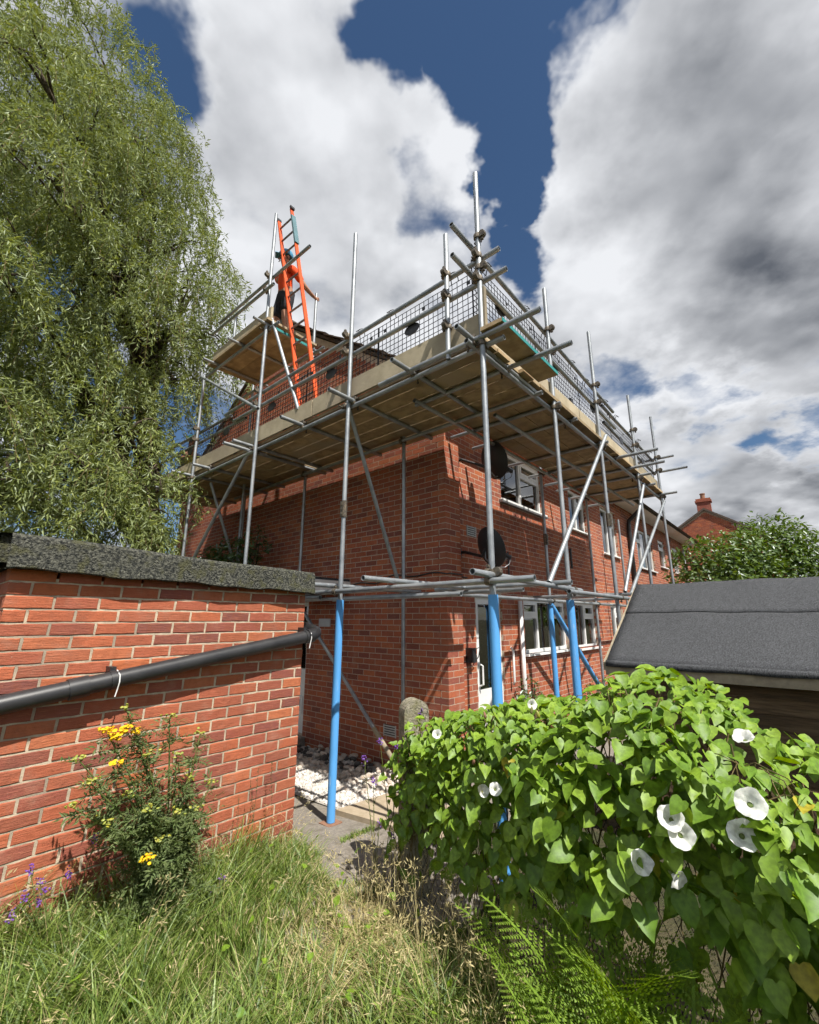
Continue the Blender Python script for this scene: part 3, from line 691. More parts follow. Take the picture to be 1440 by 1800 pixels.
# drainpipe
mb = MB(); PO = .088
pp = [WG(-2.065, -.9, 1.29), WG(-2.065, -.02, 1.39), WG(-2.055, PO-.05, 1.408), WG(-2.02, PO-.01, 1.418), WG(-1.97, PO, 1.431), WG(-1.916, PO, 1.441), WG(.0, PO, 1.735), WG(.035, PO, 1.745), WG(.075, PO-.02, 1.755), WG(.105, PO-.06, 1.765), WG(.115, PO-.12, 1.775), WG(.115, -.5, 1.86)]
mb.path(pp, .05, 16); dp = autosmooth(mb.obj('drainpipe', 'black_plastic', shed_b), 50)
def along(t): return WG(-1.916, PO, 1.441).lerp(WG(0, PO, 1.735), t)
for t0_, t1_ in ((.145, .195), (.985, 1.015)):
    mb = MB(); mb.path([along(t0_), along(t1_)], .058, 16); autosmooth(mb.obj('socket', 'black_plastic', dp), 50)
for t_ in (.25, .97):
    mb = MB(); mb.path([along(t_), along(t_+.012)], .055, 16); p_ = along(t_+.006); mb.box(p_+L*.045+Z*.045, R*.016, L*.042, Z*.03); autosmooth(mb.obj('pipe_clip', 'black_plastic', dp), 50)
    mb = MB(); mb.path([p_+Z*.055+R*.02, p_-L*.05+Z*.03+R*.024, p_-L*.057-Z*.01+R*.024, p_-L*.05-Z*.05+R*.02, p_-L*.05-Z*.09+R*.012], .0035, 6); mb.obj('tie', 'white_upvc', dp)

# ------------------------------------------------------------------ scaffolding
scaf = empty('scaffolding', PL(-1.53, 1.5, 0), 'galvanised tube scaffolding with timber decks and blue sleeved legs round the house', 'scaffolding')
TR = .0242
def tube(name, p, q, parent=scaf, mat='steel', r=TR):
    mb = MB(); mb.pipe(p, q, r); return autosmooth(mb.obj(name, mat, parent), 60)
cm = MB()
for (ax, off_) in ((Z, V((0, 0, 0))), (V((1, 0, 0)), V((0, .05, 0)))):
    cm.lathe(off_-ax*.022, ax, [(.0262, 0), (.034, .0), (.036, .012), (.036, .032), (.034, .044), (.0262, .044)], 12)
cm.box((.045, .0, 0), (.018, 0, 0), (0, .012, 0), (0, 0, .016)); cm.path([(.05, -.05, 0), (.05, .03, 0)], .007, 6); cm.path([(.05, -.062, 0), (.05, -.045, 0)], .012, 6)
cm.path([(0, .05, .032), (0, .05, .065)], .006, 6); cm.box((0, .05, .05), (.012, 0, 0), (0, .012, 0), (0, 0, .008))
cme = bpy.data.meshes.new('coupler'); cme.from_pydata([tuple(p) for p in cm.v], [], cm.f); cme.materials.append(MATS['coupler'])
def coupler(p, ax, out):
    """ring round the standard at p, second ring along ax lying on the out side"""
    o = bpy.data.objects.new('coupler', cme); a = V(ax).normalized(); n = V(out).normalized()
    M = Matrix((tuple(a), tuple(n), tuple(a.cross(n)))).transposed().to_4x4(); M.translation = p; o.matrix_basis = M; link(o, scaf); return o
def standard(p, z0, z1, sleeve=None, plate=False, lean=(0, 0)):
    b_ = V((p.x, p.y, z0)); t_ = V((p.x+lean[0], p.y+lean[1], z1)); s_ = tube('standard', b_, t_)
    if sleeve:
        mb = MB(); k0 = (sleeve[0]-z0)/(z1-z0); k1 = (sleeve[1]-z0)/(z1-z0); a_, c_ = b_.lerp(t_, k0), b_.lerp(t_, k1)
        mb.lathe(a_, c_-a_, [(.030, 0), (.039, 0), (.0385, (c_-a_).length), (.030, (c_-a_).length)], 16); autosmooth(mb.obj('sleeve', 'blue_plastic', s_), 50)
    if plate:
        mb = MB(); mb.box(b_+Z*.004, R*.075, L*.075, Z*.004); mb.obj('base_plate', 'chimney_pot', s_)
    return s_
E = 1.5
zA = gz(PL(.25, E, 0).x, PL(.25, E, 0).y)+.014
standard(PL(-1.53, E, 0), .05, 6.05, (.06, 2.05), lean=(.006, 0))
standard(PL(.25, E, 0), zA, 6.5, (zA+.012, 2.06), True, lean=(.05, -.04))
standard(PL(2.18, E, 0), .06, 8.2, lean=(.03, -.03)); standard(PL(4.17, E, 0), .06, 6.1); standard(PL(6.7, E, 0), .06, 6.0)
tube('standard', PL(-1.18, E+.01, 4.18), PL(-1.18, E+.01, 5.56))
for l_ in (.45, 2.65, 4.6): standard(PL(l_, .3, 0), .03, 4.36)
standard(PR(.06, E, 0), .03, 5.76, (.04, 2.06)); standard(PR(1.60, E, 0), .02, 6.0); standard(PR(3.45, E, 0), .02, 5.72); standard(PR(5.08, E, 0), .02, 5.9)
standard(PR(2.18, .35, 0), .03, 4.35, (.04, 2.1)); standard(PR(4.2, .35, 0), .03, 4.35); standard(PR(6.2, .35, 0), .03, 4.1)
OL, OB = 4.196, 4.27       # ledger axis, underside of boards
# left decks: ledgers, transoms, boards, toe boards, rails
tube('ledger', PL(-1.72, E-.05, OL), PL(4.4, E-.05, OL)); tube('ledger', PL(4.0, E-.1, OL), PL(7.3, E-.1, OL))
tube('ledger', PL(-1.55, .35, OL), PL(4.9, .35, OL))
for l_, tip in ((-.72, .28), (.16, .32), (1.12, .28), (2.24, .30), (2.42, .34), (3.62, .24), (4.22, .32), (5.4, .26)): tube('transom', PL(l_, E+tip, OB-.026), PL(l_, .06, OB-.026))
tube('transom', PL(-1.46, E+.28, OB-.026), PL(-1.46, .3, OB-.026))
for s0, s1 in ((-1.52, 2.36), (2.37, 6.25)):
    for k in range(6):
        mb = MB(); mb.box(PL((s0+s1)/2+random.uniform(-.03, .03), .160+.2308*k, OB+.019+random.uniform(-.002, .002)), L*((s1-s0)/2-.004), R*.111, Z*.019); mb.obj('board', 'scaffold_board', scaf)
for s0, s1 in ((-1.50, .93), (.95, 4.1), (4.12, 6.2)):
    mb = MB(); mb.box(PL((s0+s1)/2, E-.056, OB+.155), L*((s1-s0)/2), R*.019, Z*.112); mb.obj('toe_board', 'toe_board', scaf)
tube('guard_rail', PL(-1.72, E-.05, 5.10), PL(3.3, E-.05, 5.08)); tube('guard_rail', PL(3.2, E-.10, 5.06), PL(7.45, E-.10, 5.14))
tube('guard_rail', PL(-1.78, E-.05, 4.85), PL(3.0, E-.05, 4.88)); tube('guard_rail', PL(2.7, E-.1, 4.86), PL(7.0, E-.1, 4.92))
# right decks
tube('ledger', PR(-1.62, E-.05, OL), PR(5.35, E-.05, OL)); tube('ledger', PR(-1.1, .42, OL), PR(5.3, .42, OL)); tube('ledger', PR(-.3, .95, OL-.05), PR(5.2, .95, OL-.05))
for r_, tip in ((-1.52, .58), (-.93, .60), (.1, .06), (.62, .05), (1.62, .10), (2.36, .55), (3.0, .5), (3.5, .2), (4.2, .1), (5.06, .28)): tube('transom', PR(r_, E+tip, OB-.026), PR(r_, .05 if r_ > 0 else .3, OB-.026))
for s0, s1 in ((-.34, 2.2), (2.21, 5.12)):
    for k in range(5):
        mb = MB(); mb.box(PR((s0+s1)/2, .51+.2275*k, OB+.019+random.uniform(-.002, .002)), R*((s1-s0)/2-.004), L*.111, Z*.019); mb.obj('board', 'scaffold_board', scaf)
mb = MB(); mb.box(PR(-1.0, E+.16, OB+.019), R*.56, L*.105, Z*.018); tb = mb.obj('board', 'scaffold_board', scaf)
mb = MB(); mb.box(PR(-1.0, E+.268, OB+.019), R*.56, L*.0025, Z*.018); mb.obj('painted_edge', 'teal_paint', tb)
for s0, s1 in ((-1.44, .98), (1.0, 3.2), (3.22, 5.12)):
    mb = MB(); mb.box(PR((s0+s1)/2, E-.056, OB+.155), R*((s1-s0)/2), L*.019, Z*.112); mb.obj('toe_board', 'toe_board', scaf)
mb = MB(); mb.box(PL(-1.555, E-.02, OB+.25), L*.019, R*.02, Z*.24); mb.obj('toe_board', 'toe_board', scaf)
mb = MB(); mb.box(PR(5.14, .98, OB+.155), R*.019, L*.45, Z*.112); mb.obj('toe_board', 'toe_board', scaf)
tube('guard_rail', PR(-1.80, E-.05, 5.27), PR(2.6, E-.05, 5.10)); tube('guard_rail', PR(2.2, E-.10, 5.08), PR(5.3, E-.10, 5.02))
tube('guard_rail', PR(-1.80, E-.05, 4.95), PR(2.6, E-.05, 4.82)); tube('guard_rail', PR(2.2, E-.10, 4.80), PR(5.3, E-.10, 4.74))
tube('guard_rail', PR(5.13, E+.30, 5.0), PR(5.13, .4, 5.0)); tube('guard_rail', PR(5.13, E+.5, 4.72), PR(5.13, .4, 4.72))
# upper tower deck on the left
tube('ledger', PL(1.9, E-.05, 6.12), PL(4.4, E-.05, 6.12)); tube('ledger', PL(1.9, .62, 6.12), PL(4.4, .62, 6.12))
for l_ in (2.14, 2.9, 3.75): tube('transom', PL(l_, E+.22, 6.17), PL(l_, .5, 6.17))
for k in range(4):
    mb = MB(); mb.box(PL(3.0, .76+.2265*k, 6.215), L*.95, R*.111, Z*.019); mb.obj('board', 'scaffold_board', scaf)
mb = MB(); mb.box(PL(3.0, E-.03, 6.345), L*.93, R*.019, Z*.112); mb.obj('toe_board', 'toe_board', scaf)
mb = MB(); mb.box(PL(2.03, E-.35, 6.10), L*.004, R*.30, Z*.02); mb.obj('painted_edge', 'teal_paint', scaf)
tube('guard_rail', PL(1.22, E-.05, 7.03), PL(3.9, E-.05, 7.08)); tube('guard_rail', PL(1.95, E+.05, 6.75), PL(3.9, E+.05, 6.8))
tube('standard', PL(2.32, .52, 5.9), PL(2.32, .52, 7.42)); standard(PL(4.1, .6, 0), .02, 7.2)
tube('standard', PL(3.35, 1.42, 6.3), PL(3.35, 1.42, 7.0))
tube('brace', PL(2.19, E-.05, 6.47), PL(1.25, E-.05, 4.5)); tube('brace', PL(4.15, E+.06, 6.05), PL(2.08, E+.06, 4.75))
# lower lift at head height
tube('ledger', PL(-1.9, E+.05, 2.15), PL(.9, E+.05, 2.14)); tube('ledger', PL(.5, E+.04, 2.09), PL(2.7, E+.04, 2.13)); tube('ledger', PL(-1.2, .35, 2.16), PL(2.9, .35, 2.15))
tube('ledger', PR(-1.80, E+.05, 2.20), PR(.25, E+.05, 2.16)); tube('ledger', PR(-.2, E+.10, 2.13), PR(5.2, E-.03, 2.15)); tube('ledger', PR(-.6, .40, 2.14), PR(6.3, .40, 2.15))
for l_, tip in ((.33, .36), (-.55, .42)): tube('transom', PL(l_, E+tip, 2.205), PL(l_, .12, 2.205))
for r_, tip in ((-.42, .22), (2.05, .1), (3.4, .15)): tube('transom', PR(r_, E+tip, 2.20), PR(r_, .15, 2.20))
tube('ledger', PL(-.9, E-.5, 2.10), PL(.95, E-.5, 2.10))
# braces
tube('brace', PL(.33, E-.06, 4.36), PL(.50, .33, 2.30)); tube('brace', PL(2.30, E-.06, 4.38), PL(4.3, E-.06, 2.42)); tube('brace', PL(3.9, E-.2, 4.1), PL(4.0, .5, 2.3))
tube('brace', PL(2.75, .37, 2.3), PL(.40, .37, .18), r=TR)
mb = MB(); a_, b_ = PL(.86, .37, .595), PL(.49, .37, .26); mb.lathe(a_, b_-a_, [(.0255, 0), (.0285, 0), (.0285, .42), (.0255, .42)], 12); autosmooth(mb.obj('sleeve', 'toe_board', scaf), 50)
tube('brace', PR(1.72, E+.05, 4.38), PR(-.52, E+.05, 2.2)); tube('brace', PR(3.56, E+.05, 4.10), PR(1.80, E+.05, 2.22)); tube('brace', PR(5.05, E+.05, 4.10), PR(2.05, E+.05, 2.20))
bb = tube('brace', PR(2.05, .37, 2.18), PR(4.3, .37, .45)); a_, b_ = PR(2.15, .37, 2.10), PR(4.25, .37, .485)
mb = MB(); mb.lathe(a_, b_-a_, [(.030, 0), (.039, 0), (.0385, (b_-a_).length), (.030, (b_-a_).length)], 16); autosmooth(mb.obj('sleeve', 'blue_plastic', bb), 50)
# couplers
for l_, zs_ in ((-1.53, (5.10, 4.85, OL, 2.15, 2.21)), (.25, (5.09, 4.87, OL, 2.14)), (2.18, (7.05, 6.77, 6.12, 5.08, 4.87, OL, 2.12)), (4.17, (5.08, 4.88, OL)), (-1.18, (5.10, 4.85, 4.52))):
    for z in zs_: coupler(PL(l_, E, z), L, -R if z not in (OL, 6.12) else R)
for z in (5.27, 4.93, 2.18): coupler(PL(-1.53, E, z+.04), R, -L)
for r_, zs_ in ((.06, (5.2, 4.9, OL, 2.16)), (1.60, (5.13, 4.86, OL, 2.14)), (3.45, (5.06, 4.78, OL, 2.15)), (5.08, (5.02, 4.75, OL, 2.15))):
    for z in zs_: coupler(PR(r_, E, z), R, -L)
for l_ in (.45, 2.65): coupler(PL(l_, .3, OL), L, -R); coupler(PL(l_, .3, 2.15), L, -R)
for r_ in (2.18, 4.2): coupler(PR(r_, .35, OL), R, -L); coupler(PR(r_, .35, 2.15), R, -L)
for l_ in (-.72, .16, 1.12, 2.24, 3.62): coupler(PL(l_, E-.05, OB-.05), R, V((0, 0, 1)))
for r_ in (-1.52, -.93, .62, 2.36, 3.5): coupler(PR(r_, E-.05, OB-.05), L, V((0, 0, 1)))
# swivel plates where two lengths of tube are joined
for p_, n_ in ((PL(.245, E, 3.0)+V((.022, -.018, 0)), -R), (PR(1.6, E, 3.15), -L), (PR(2.18, .35, 3.1), -L)):
    mb = MB(); mb.box(p_+n_*.018, n_.cross(Z)*.026, n_*.018, Z*.085); mb.lathe(p_-Z*.09, Z, [(.026, 0), (.030, 0), (.030, .18), (.026, .18)], 12)
    for k in range(3): mb.box(p_+n_*.038+Z*(-.05+.05*k), n_.cross(Z)*.012, n_*.005, Z*.012)
    mb.obj('sleeve_coupler', 'coupler', scaf)

# ------------------------------------------------------------------ mesh guards hung between rail and toe board
def mesh_guard(w, h):
    t = .0024; mb = MB(); nxw = int(w/.058); nzw = int(h/.058)
    for i in range(nxw+1): mb.box((w*i/nxw-w/2, 0, h/2), (t, 0, 0), (0, t, 0), (0, 0, h/2))
    for j in range(nzw+1): mb.box((0, .004, h*j/nzw), (w/2, 0, 0), (0, t, 0), (0, 0, t))
    for x in (-w/2, w/2): mb.box((x, .002, h/2), (.006, 0, 0), (0, .003, 0), (0, 0, h/2))
    e = bpy.data.objects.new('mesh_guard', None); col.objects.link(e)
    g_ = mb.obj('grid', 'black_wire'); g_.parent = e
    mb = MB(); mb.lathe((-w*.12, -.012, h*.62), (0, 1, 0), [(.10, 0), (.10, .008)], 20)
    for p in mb.v: p.z = h*.62+(p.z-h*.62)*.62
    b_ = mb.obj('badge', 'black_plastic'); b_.parent = e
    for x in (-w*.33, w*.30):
        mb = MB(); mb.path([(x-.04, 0, h), (x-.04, -.005, h+.03), (x-.03, -.035, h+.085), (x-.03, -.07, h+.055), (x+.03, -.07, h+.055), (x+.03, -.035, h+.085), (x+.04, -.005, h+.03), (x+.04, 0, h)], .005, 6)
        k_ = mb.obj('hook', 'black_plastic'); k_.parent = e
    for i in range(5):
        mb = MB(); x = -w*.42+w*.21*i; mb.box((x, -.006, h*(.25 if i % 2 else .86)), (.018, 0, 0), (0, .004, 0), (0, 0, .014)); q_ = mb.obj('stud', 'black_plastic'); q_.parent = e
    mb = MB(); mb.box((w*.2, -.03, .03), (.05, 0, 0), (0, .008, 0), (0, 0, .09)); mb.box((w*.2, -.03, .13), (.035, 0, 0), (0, .012, 0), (0, 0, .03)); q_ = mb.obj('clip', 'black_plastic'); q_.parent = e
    return e
gw, gh = 1.3, .68
proto = mesh_guard(gw, gh)
aL = math.atan2(-L.y, -L.x); aR = math.atan2(R.y, R.x)
first = True
GRP = 'black mesh guards along the scaffold'
ORD = ['first', 'second', 'third', 'fourth', 'fifth']
for i in range(5):
    p_ = PL(-.82+i*1.31, E-.085, 4.37)
    if first: o = proto; o.location = p_; o.rotation_euler = (0, 0, aL); first = False
    else: o = copy_tree(proto, p_, aL)
    tag(o, 'black wire mesh guard on the gable side, '+ORD[i]+' from the tall corner pole', 'mesh guard', GRP)
for i in range(5):
    r_ = -.78+i*1.31; zr = (5.27-.0386*(r_+1.8)) if i < 3 else 5.05
    o = copy_tree(proto, PR(r_, E-.085, zr-.05-gh), aR); tag(o, 'black wire mesh guard on the window side, '+ORD[i]+' from the tall corner pole', 'mesh guard', GRP)

# ------------------------------------------------------------------ satellite dishes
def dish(cx_, z, arm_z, rad, label):
    c = PR(cx_, .34, z); e = empty('satellite_dish', W(.42, REC, arm_z), label, 'satellite dish')
    n_ = (-L*.35+R*.85+Z*.32).normalized(); mb = MB()
    prof = [(rad*k/7, -.09*(1-(k/7)**2)) for k in range(8)]; prof[0] = (.004, -.09)
    mb.lathe(c, n_, prof+[(rad, .006)]+[(p[0], p[1]+.006) for p in reversed(prof)], 28); autosmooth(mb.obj('reflector', 'dish_metal', e), 35)
    mb = MB(); back = c-n_*.10
    mb.path([W(.42, REC, arm_z), W(.42, REC-.10, arm_z+.01), back-Z*.10+R*(-.08), back], .02, 8); mb.box(W(.42, REC-.012, arm_z), R*.05, L*.012, Z*.07); mb.obj('bracket', 'black_plastic', e, False)
    mb = MB(); foot = c-Z*rad*.9+n_*.01; lnb = c+n_*.34-Z*rad*.75
    mb.path([back, back-Z*.12, foot, lnb], .011, 6); mb.obj('arm', 'steel_dull', e)
    mb = MB(); mb.lathe(lnb-n_*.05, (c+Z*.02-lnb), [(.02, -.04), (.03, -.03), (.032, .05), (.022, .07)], 12); mb.obj('receiver', 'black_plastic', e)
    mb = MB(); mb.path([lnb-Z*.02, lnb-Z*.10-n_*.04, lnb-Z*.12-n_*.12, foot-Z*.02], .005, 6); mb.obj('cable', 'steel_dull', e)
pmat('dish_metal', (.028, .03, .033), (.04, .042, .045), 300, .5, metal=.2, spec=.4)
dish(.70, 4.02, 4.03, .27, 'dark satellite dish on the corner pier just under the scaffold deck')
dish(.52, 2.78, 2.73, .27, 'dark satellite dish beside the small wall vent above the front door')

# ------------------------------------------------------------------ timber shed
SE = V((1.73, 4.08, 0)); shed = empty('garden_shed', SE+R*.6-L*.8, 'timber garden shed with a black mineral felt roof behind the bindweed', 'shed')
def WS(d_, w_, z): return SE-L*d_+R*w_+Z*z      # d along the eave (to the right), w inwards
RW, ZE, ZR, SL_ = 1.23, 1.50, 2.21, 3.0
def felt_slope(sgn, v0, v1, mat, nm, lift):
    mb = MB(); nu, nv = 40, 10
    for j in range(nv+1):
        t = v0+(v1-v0)*j/nv
        for i in range(nu+1):
            d_ = SL_*i/nu
            mb.v.append(WS(d_, t*RW if sgn > 0 else 2*RW-t*RW, ZE+(ZR-ZE)*t+lift+.004*math.sin(d_*5+t*9)+.003*math.sin(d_*13)))
    for j in range(nv):
        for i in range(nu): a_ = j*(nu+1)+i; mb.f.append((a_, a_+1, a_+nu+2, a_+nu+1) if sgn > 0 else (a_, a_+nu+1, a_+nu+2, a_+1))
    o = mb.obj(nm, mat, shed, True); md = o.modifiers.new('s', 'SOLIDIFY'); md.thickness = .006; md.offset = 1; return o
felt_slope(1, -.02, .60, 'felt', 'felt_sheet', .022); felt_slope(1, .565, 1.0, 'felt', 'felt_sheet', .030); felt_slope(-1, 0, 1.0, 'felt', 'felt_sheet', .022)
mb = MB()   # felt folded down over the eave
for i in range(41):
    d_ = SL_*i/40
    for (w_, z_) in ((-.03, ZE+.012), (-.045, ZE-.004), (-.046, ZE-.035-.004*math.sin(i*.9))): mb.v.append(WS(d_, w_, z_+.012))
for i in range(40):
    for j in range(2): mb.f.append((i*3+j, i*3+3+j, i*3+4+j, i*3+j+1))
o = mb.obj('felt_fold', 'felt', shed, True); md = o.modifiers.new('s', 'SOLIDIFY'); md.thickness = .005
mb = MB()
for sgn in (1, -1):
    q = [WS(0.01, 0 if sgn > 0 else 2*RW, ZE), WS(SL_, 0 if sgn > 0 else 2*RW, ZE), WS(SL_, RW, ZR), WS(0.01, RW, ZR)]
    mb.add(q+[p+Z*.016 for p in q], [(0, 3, 2, 1), (4, 5, 6, 7), (0, 1, 5, 4), (1, 2, 6, 5), (2, 3, 7, 6), (3, 0, 4, 7)])
mb.obj('roof_boards', 'timber', shed)
mb = MB(); mb.box(WS(SL_/2, -.022, ZE-.055), L*(SL_/2+.01), R*.010, Z*.040); mb.obj('eave_board', 'timber_pale', shed)
mb = MB()
for sgn in (1, -1):
    q0, q1 = WS(-.016, -.03 if sgn > 0 else 2*RW+.03, ZE-.03), WS(-.016, RW, ZR-.03)
    dv = (q1-q0)/2; mb.box((q0+q1)/2+Z*.005, dv, L*.009, Z*.034)
mb.obj('bargeboard', 'timber_pale', shed)
k = 0; z = .10
while z < 1.42:      # shiplap boards, each its own
    mb = MB(); mb.box(WS(SL_/2+.04, .12, z+.055), L*(SL_/2-.08), R*.008, Z*.0535)
    for p in mb.v:
        if p.z > z+.06: p += R*.008
    mb.obj('wall_board', 'timber', shed)
    mb = MB(); mb.box(WS(.12, RW, z+.055), R*(RW-.14), L*.008, Z*.0535); mb.obj('wall_board', 'timber', shed)
    z += .11; k += 1
mb = MB(); g = [WS(.125, .14, 1.42), WS(.125, 2*RW-.14, 1.42), WS(.125, RW, ZR-.05)]; mb.add(g+[p-L*.02 for p in g], [(0, 1, 2), (5, 4, 3), (0, 3, 4, 1), (1, 4, 5, 2), (2, 5, 3, 0)]); mb.obj('gable_board', 'timber', shed)

# ------------------------------------------------------------------ orange ladder
lad = empty('ladder', PL(1.28, 1.2, 4.31), 'orange ladder standing on the scaffold deck held by the worker in orange', 'ladder')
def lp(s, t):  # s 0 left stile, 1 right stile ; t along length
    b0 = PL(1.455, 1.22, 4.315); b1 = PL(1.105, 1.22, 4.315); t0_ = PL(2.65, 1.16, 8.70); t1_ = PL(2.25, 1.16, 8.68)
    return (b0.lerp(t0_, t)).lerp(b1.lerp(t1_, t), s)
dvec = (lp(0, 1)-lp(0, 0)).normalized(); wv = (lp(1, 0)-lp(0, 0)).normalized(); nv_ = dvec.cross(wv).normalized()
for s in (0, 1):
    mb = MB(); a_, b_ = lp(s, 0), lp(s, 1); mb.box((a_+b_)/2, dvec*((b_-a_).length/2), wv*.012, nv_*.030); st = mb.obj('stile', 'orange_paint', lad)
    mb = MB(); mb.box(b_+dvec*.01, dvec*.03, wv*.018, nv_*.040); mb.obj('end_cap', 'black_plastic', st)
mb = MB(); a_, b_ = lp(1, .80), lp(1, .955); mb.box((a_+b_)/2, dvec*((b_-a_).length/2), wv*.0165, nv_*.039); mb.obj('stile_wrap', 'ladder_grey', lad)
for i in range(13):
    mb = MB(); t = .05+i*.075; mb.path([lp(0, t), lp(1, t)], .016, 8); mb.obj('rung', 'steel_dull', lad)

# ------------------------------------------------------------------ people
def skin(name, nodes, edges, mat, parent, root, sub=2):
    me = bpy.data.meshes.new(name); ks = list(nodes); me.from_pydata([tuple(nodes[k][0]) for k in ks], [(ks.index(a), ks.index(b)) for a, b in edges], [])
    me.materials.append(MATS[mat]); o = link(bpy.data.objects.new(name, me), parent)
    o.modifiers.new('skin', 'SKIN').use_smooth_shade = True
    sv_ = me.skin_vertices[0].data
    for i, k in enumerate(ks):
        r = nodes[k][1]; sv_[i].radius = r if hasattr(r, '__len__') else (r, r); sv_[i].use_root = (k == root)
    md = o.modifiers.new('sub', 'SUBSURF'); md.levels = sub; md.render_levels = sub
    return o
def hand_nodes(nodes, edges, wrist, hand, palm_dir, side):
    """five short skinned finger chains rooted in the palm"""
    for i in range(4):
        s_ = (i-1.5)*.018; k = hand+str(i); ln = (.075, .085, .08, .062)[i]
        nodes[k+'a'] = (nodes[hand][0]+palm_dir*.035+side*s_, .009); nodes[k+'b'] = (nodes[hand][0]+palm_dir*(.035+ln*.55)+side*s_+side.cross(palm_dir)*.012, .008)
        nodes[k+'c'] = (nodes[hand][0]+palm_dir*(.02+ln*.6)+side*s_+side.cross(palm_dir)*.045, .007)
        edges += [(hand, k+'a'), (k+'a', k+'b'), (k+'b', k+'c')]
    nodes[hand+'t'] = (nodes[hand][0]+side*.04+palm_dir*.015, .010); nodes[hand+'u'] = (nodes[hand][0]+side*.05+palm_dir*.045+side.cross(palm_dir)*.02, .008)
    edges += [(hand, hand+'t'), (hand+'t', hand+'u')]
def pl_hit(x, y, off): return hit(x, y, H-R*off, R)
# standing worker
fwd = (-R*.85+L*.5).normalized(); side = L          # image-left is +L
base = PL(pl_hit(505, 480, 1.0).__sub__(H).dot(L), 1.0, 6.236)
def B(s, f, z): return base+side*s+fwd*f+Z*z
hl = lp(0, .735)+R*.03; hr = PL(2.32, .52, 7.30)+R*.0-fwd*.0
p1 = empty('person', base, 'standing person in orange shirt, black shorts and blue hard hat holding the ladder', 'person')
nd = {'pel': (B(0, 0, .93), (.135, .10)), 'wst': (B(0, .01, 1.08), (.15, .11)), 'chs': (B(.01, .02, 1.27), (.185, .12)), 'shd': (B(.01, .02, 1.40), (.10, .075)), 'nck': (B(.0, .03, 1.50), .055),
      'hd1': (B(-.01, .05, 1.57), (.07, .08)), 'hd2': (B(-.02, .06, 1.66), (.08, .095)), 'hd3': (B(-.02, .05, 1.73), (.06, .07)),
      'hl': (B(.10, 0, .88), .095), 'kl': (B(.17, .06, .49), .062), 'al': (B(.19, .0, .10), .042), 'fl': (B(.20, .14, .04), .036),
      'hr': (B(-.10, 0, .88), .095), 'kr': (B(-.11, .05, .49), .058), 'ar': (B(-.13, -.02, .10), .038), 'fr': (B(-.15, .12, .04), .036),
      'sl': (B(.20, .03, 1.39), .062), 'sr': (B(-.20, .02, 1.38), .062)}
el = (nd['sl'][0]+hl)/2+side*.06-Z*.12+fwd*.02; er = (nd['sr'][0]+hr)/2-Z*.10-side*.04
nd['el'] = (el, .043); nd['wl'] = (el.lerp(hl, .8), .03); nd['ml'] = (hl, .032)
nd['er'] = (er, .043); nd['wr'] = (er.lerp(hr, .8), .03); nd['mr'] = (hr, .032)
ed = [('pel', 'wst'), ('wst', 'chs'), ('chs', 'shd'), ('shd', 'nck'), ('nck', 'hd1'), ('hd1', 'hd2'), ('hd2', 'hd3'), ('pel', 'hl'), ('hl', 'kl'), ('kl', 'al'), ('al', 'fl'), ('pel', 'hr'), ('hr', 'kr'), ('kr', 'ar'), ('ar', 'fr'),
      ('shd', 'sl'), ('sl', 'el'), ('el', 'wl'), ('wl', 'ml'), ('shd', 'sr'), ('sr', 'er'), ('er', 'wr'), ('wr', 'mr')]
hand_nodes(nd, ed, 'wl', 'ml', Z*.6-side*.6, fwd); hand_nodes(nd, ed, 'wr', 'mr', -side*.4+fwd*-.3, Z)
skin('body', nd, ed, 'skin', p1, 'pel')
def grow(k, d): r = nd[k][1]; return (nd[k][0], tuple(x+d for x in r) if hasattr(r, '__len__') else r+d)
sh = {k: grow(k, .018) for k in ('pel', 'wst', 'chs', 'shd', 'sl', 'sr')}; sh['sl2'] = (nd['sl'][0].lerp(nd['el'][0], .75), .068); sh['sr2'] = (nd['sr'][0].lerp(nd['er'][0], .75), .068); sh['pel'] = (B(0, .0, .93), (.165, .125))
skin('shirt', sh, [('pel', 'wst'), ('wst', 'chs'), ('chs', 'shd'), ('shd', 'sl'), ('sl', 'sl2'), ('shd', 'sr'), ('sr', 'sr2')], 'shirt_orange', p1, 'pel')
so = {'w': (B(0, 0, 1.03), (.15, .115)), 'pel': grow('pel', .02), 'hl': (nd['hl'][0], .115), 'hr': (nd['hr'][0], .115), 'l2': (nd['hl'][0].lerp(nd['kl'][0], .85), .098), 'r2': (nd['hr'][0].lerp(nd['kr'][0], .85), .098)}
skin('shorts', so, [('w', 'pel'), ('pel', 'hl'), ('hl', 'l2'), ('pel', 'hr'), ('hr', 'r2')], 'shorts_black', p1, 'pel')
for s_, a_, f_ in ((1, 'al', 'fl'), (-1, 'ar', 'fr')):
    skin('boot', {'t': (nd[a_][0]+Z*.10, .055), 'a': (nd[a_][0]-Z*.02, .056), 'f': (nd[f_][0], .05)}, [('t', 'a'), ('a', 'f')], 'boot', p1, 'a')
def helmet(c, up, f_, mat, parent):
    up = up.normalized(); mb = MB(); prof = [(.125, -.01), (.128, .0), (.122, .04), (.105, .08), (.07, .112), (.03, .125), (.004, .127)]
    mb.lathe(c, up, prof, 20); mb.box(c+f_*.13+up*.0, f_*.05, f_.cross(up)*.075, up*.006); return autosmooth(mb.obj('hard_hat', mat, parent), 45)
helmet(nd['hd3'][0]-Z*.02, Z-fwd*.25, fwd, 'helmet_blue', p1)
mb = MB(); c_ = nd['hd2'][0]; mb.lathe(c_+fwd*.085-Z*.02, fwd, [(.014, 0), (.018, .01), (.008, .035)], 8); mb.obj('nose', 'skin', p1, True)
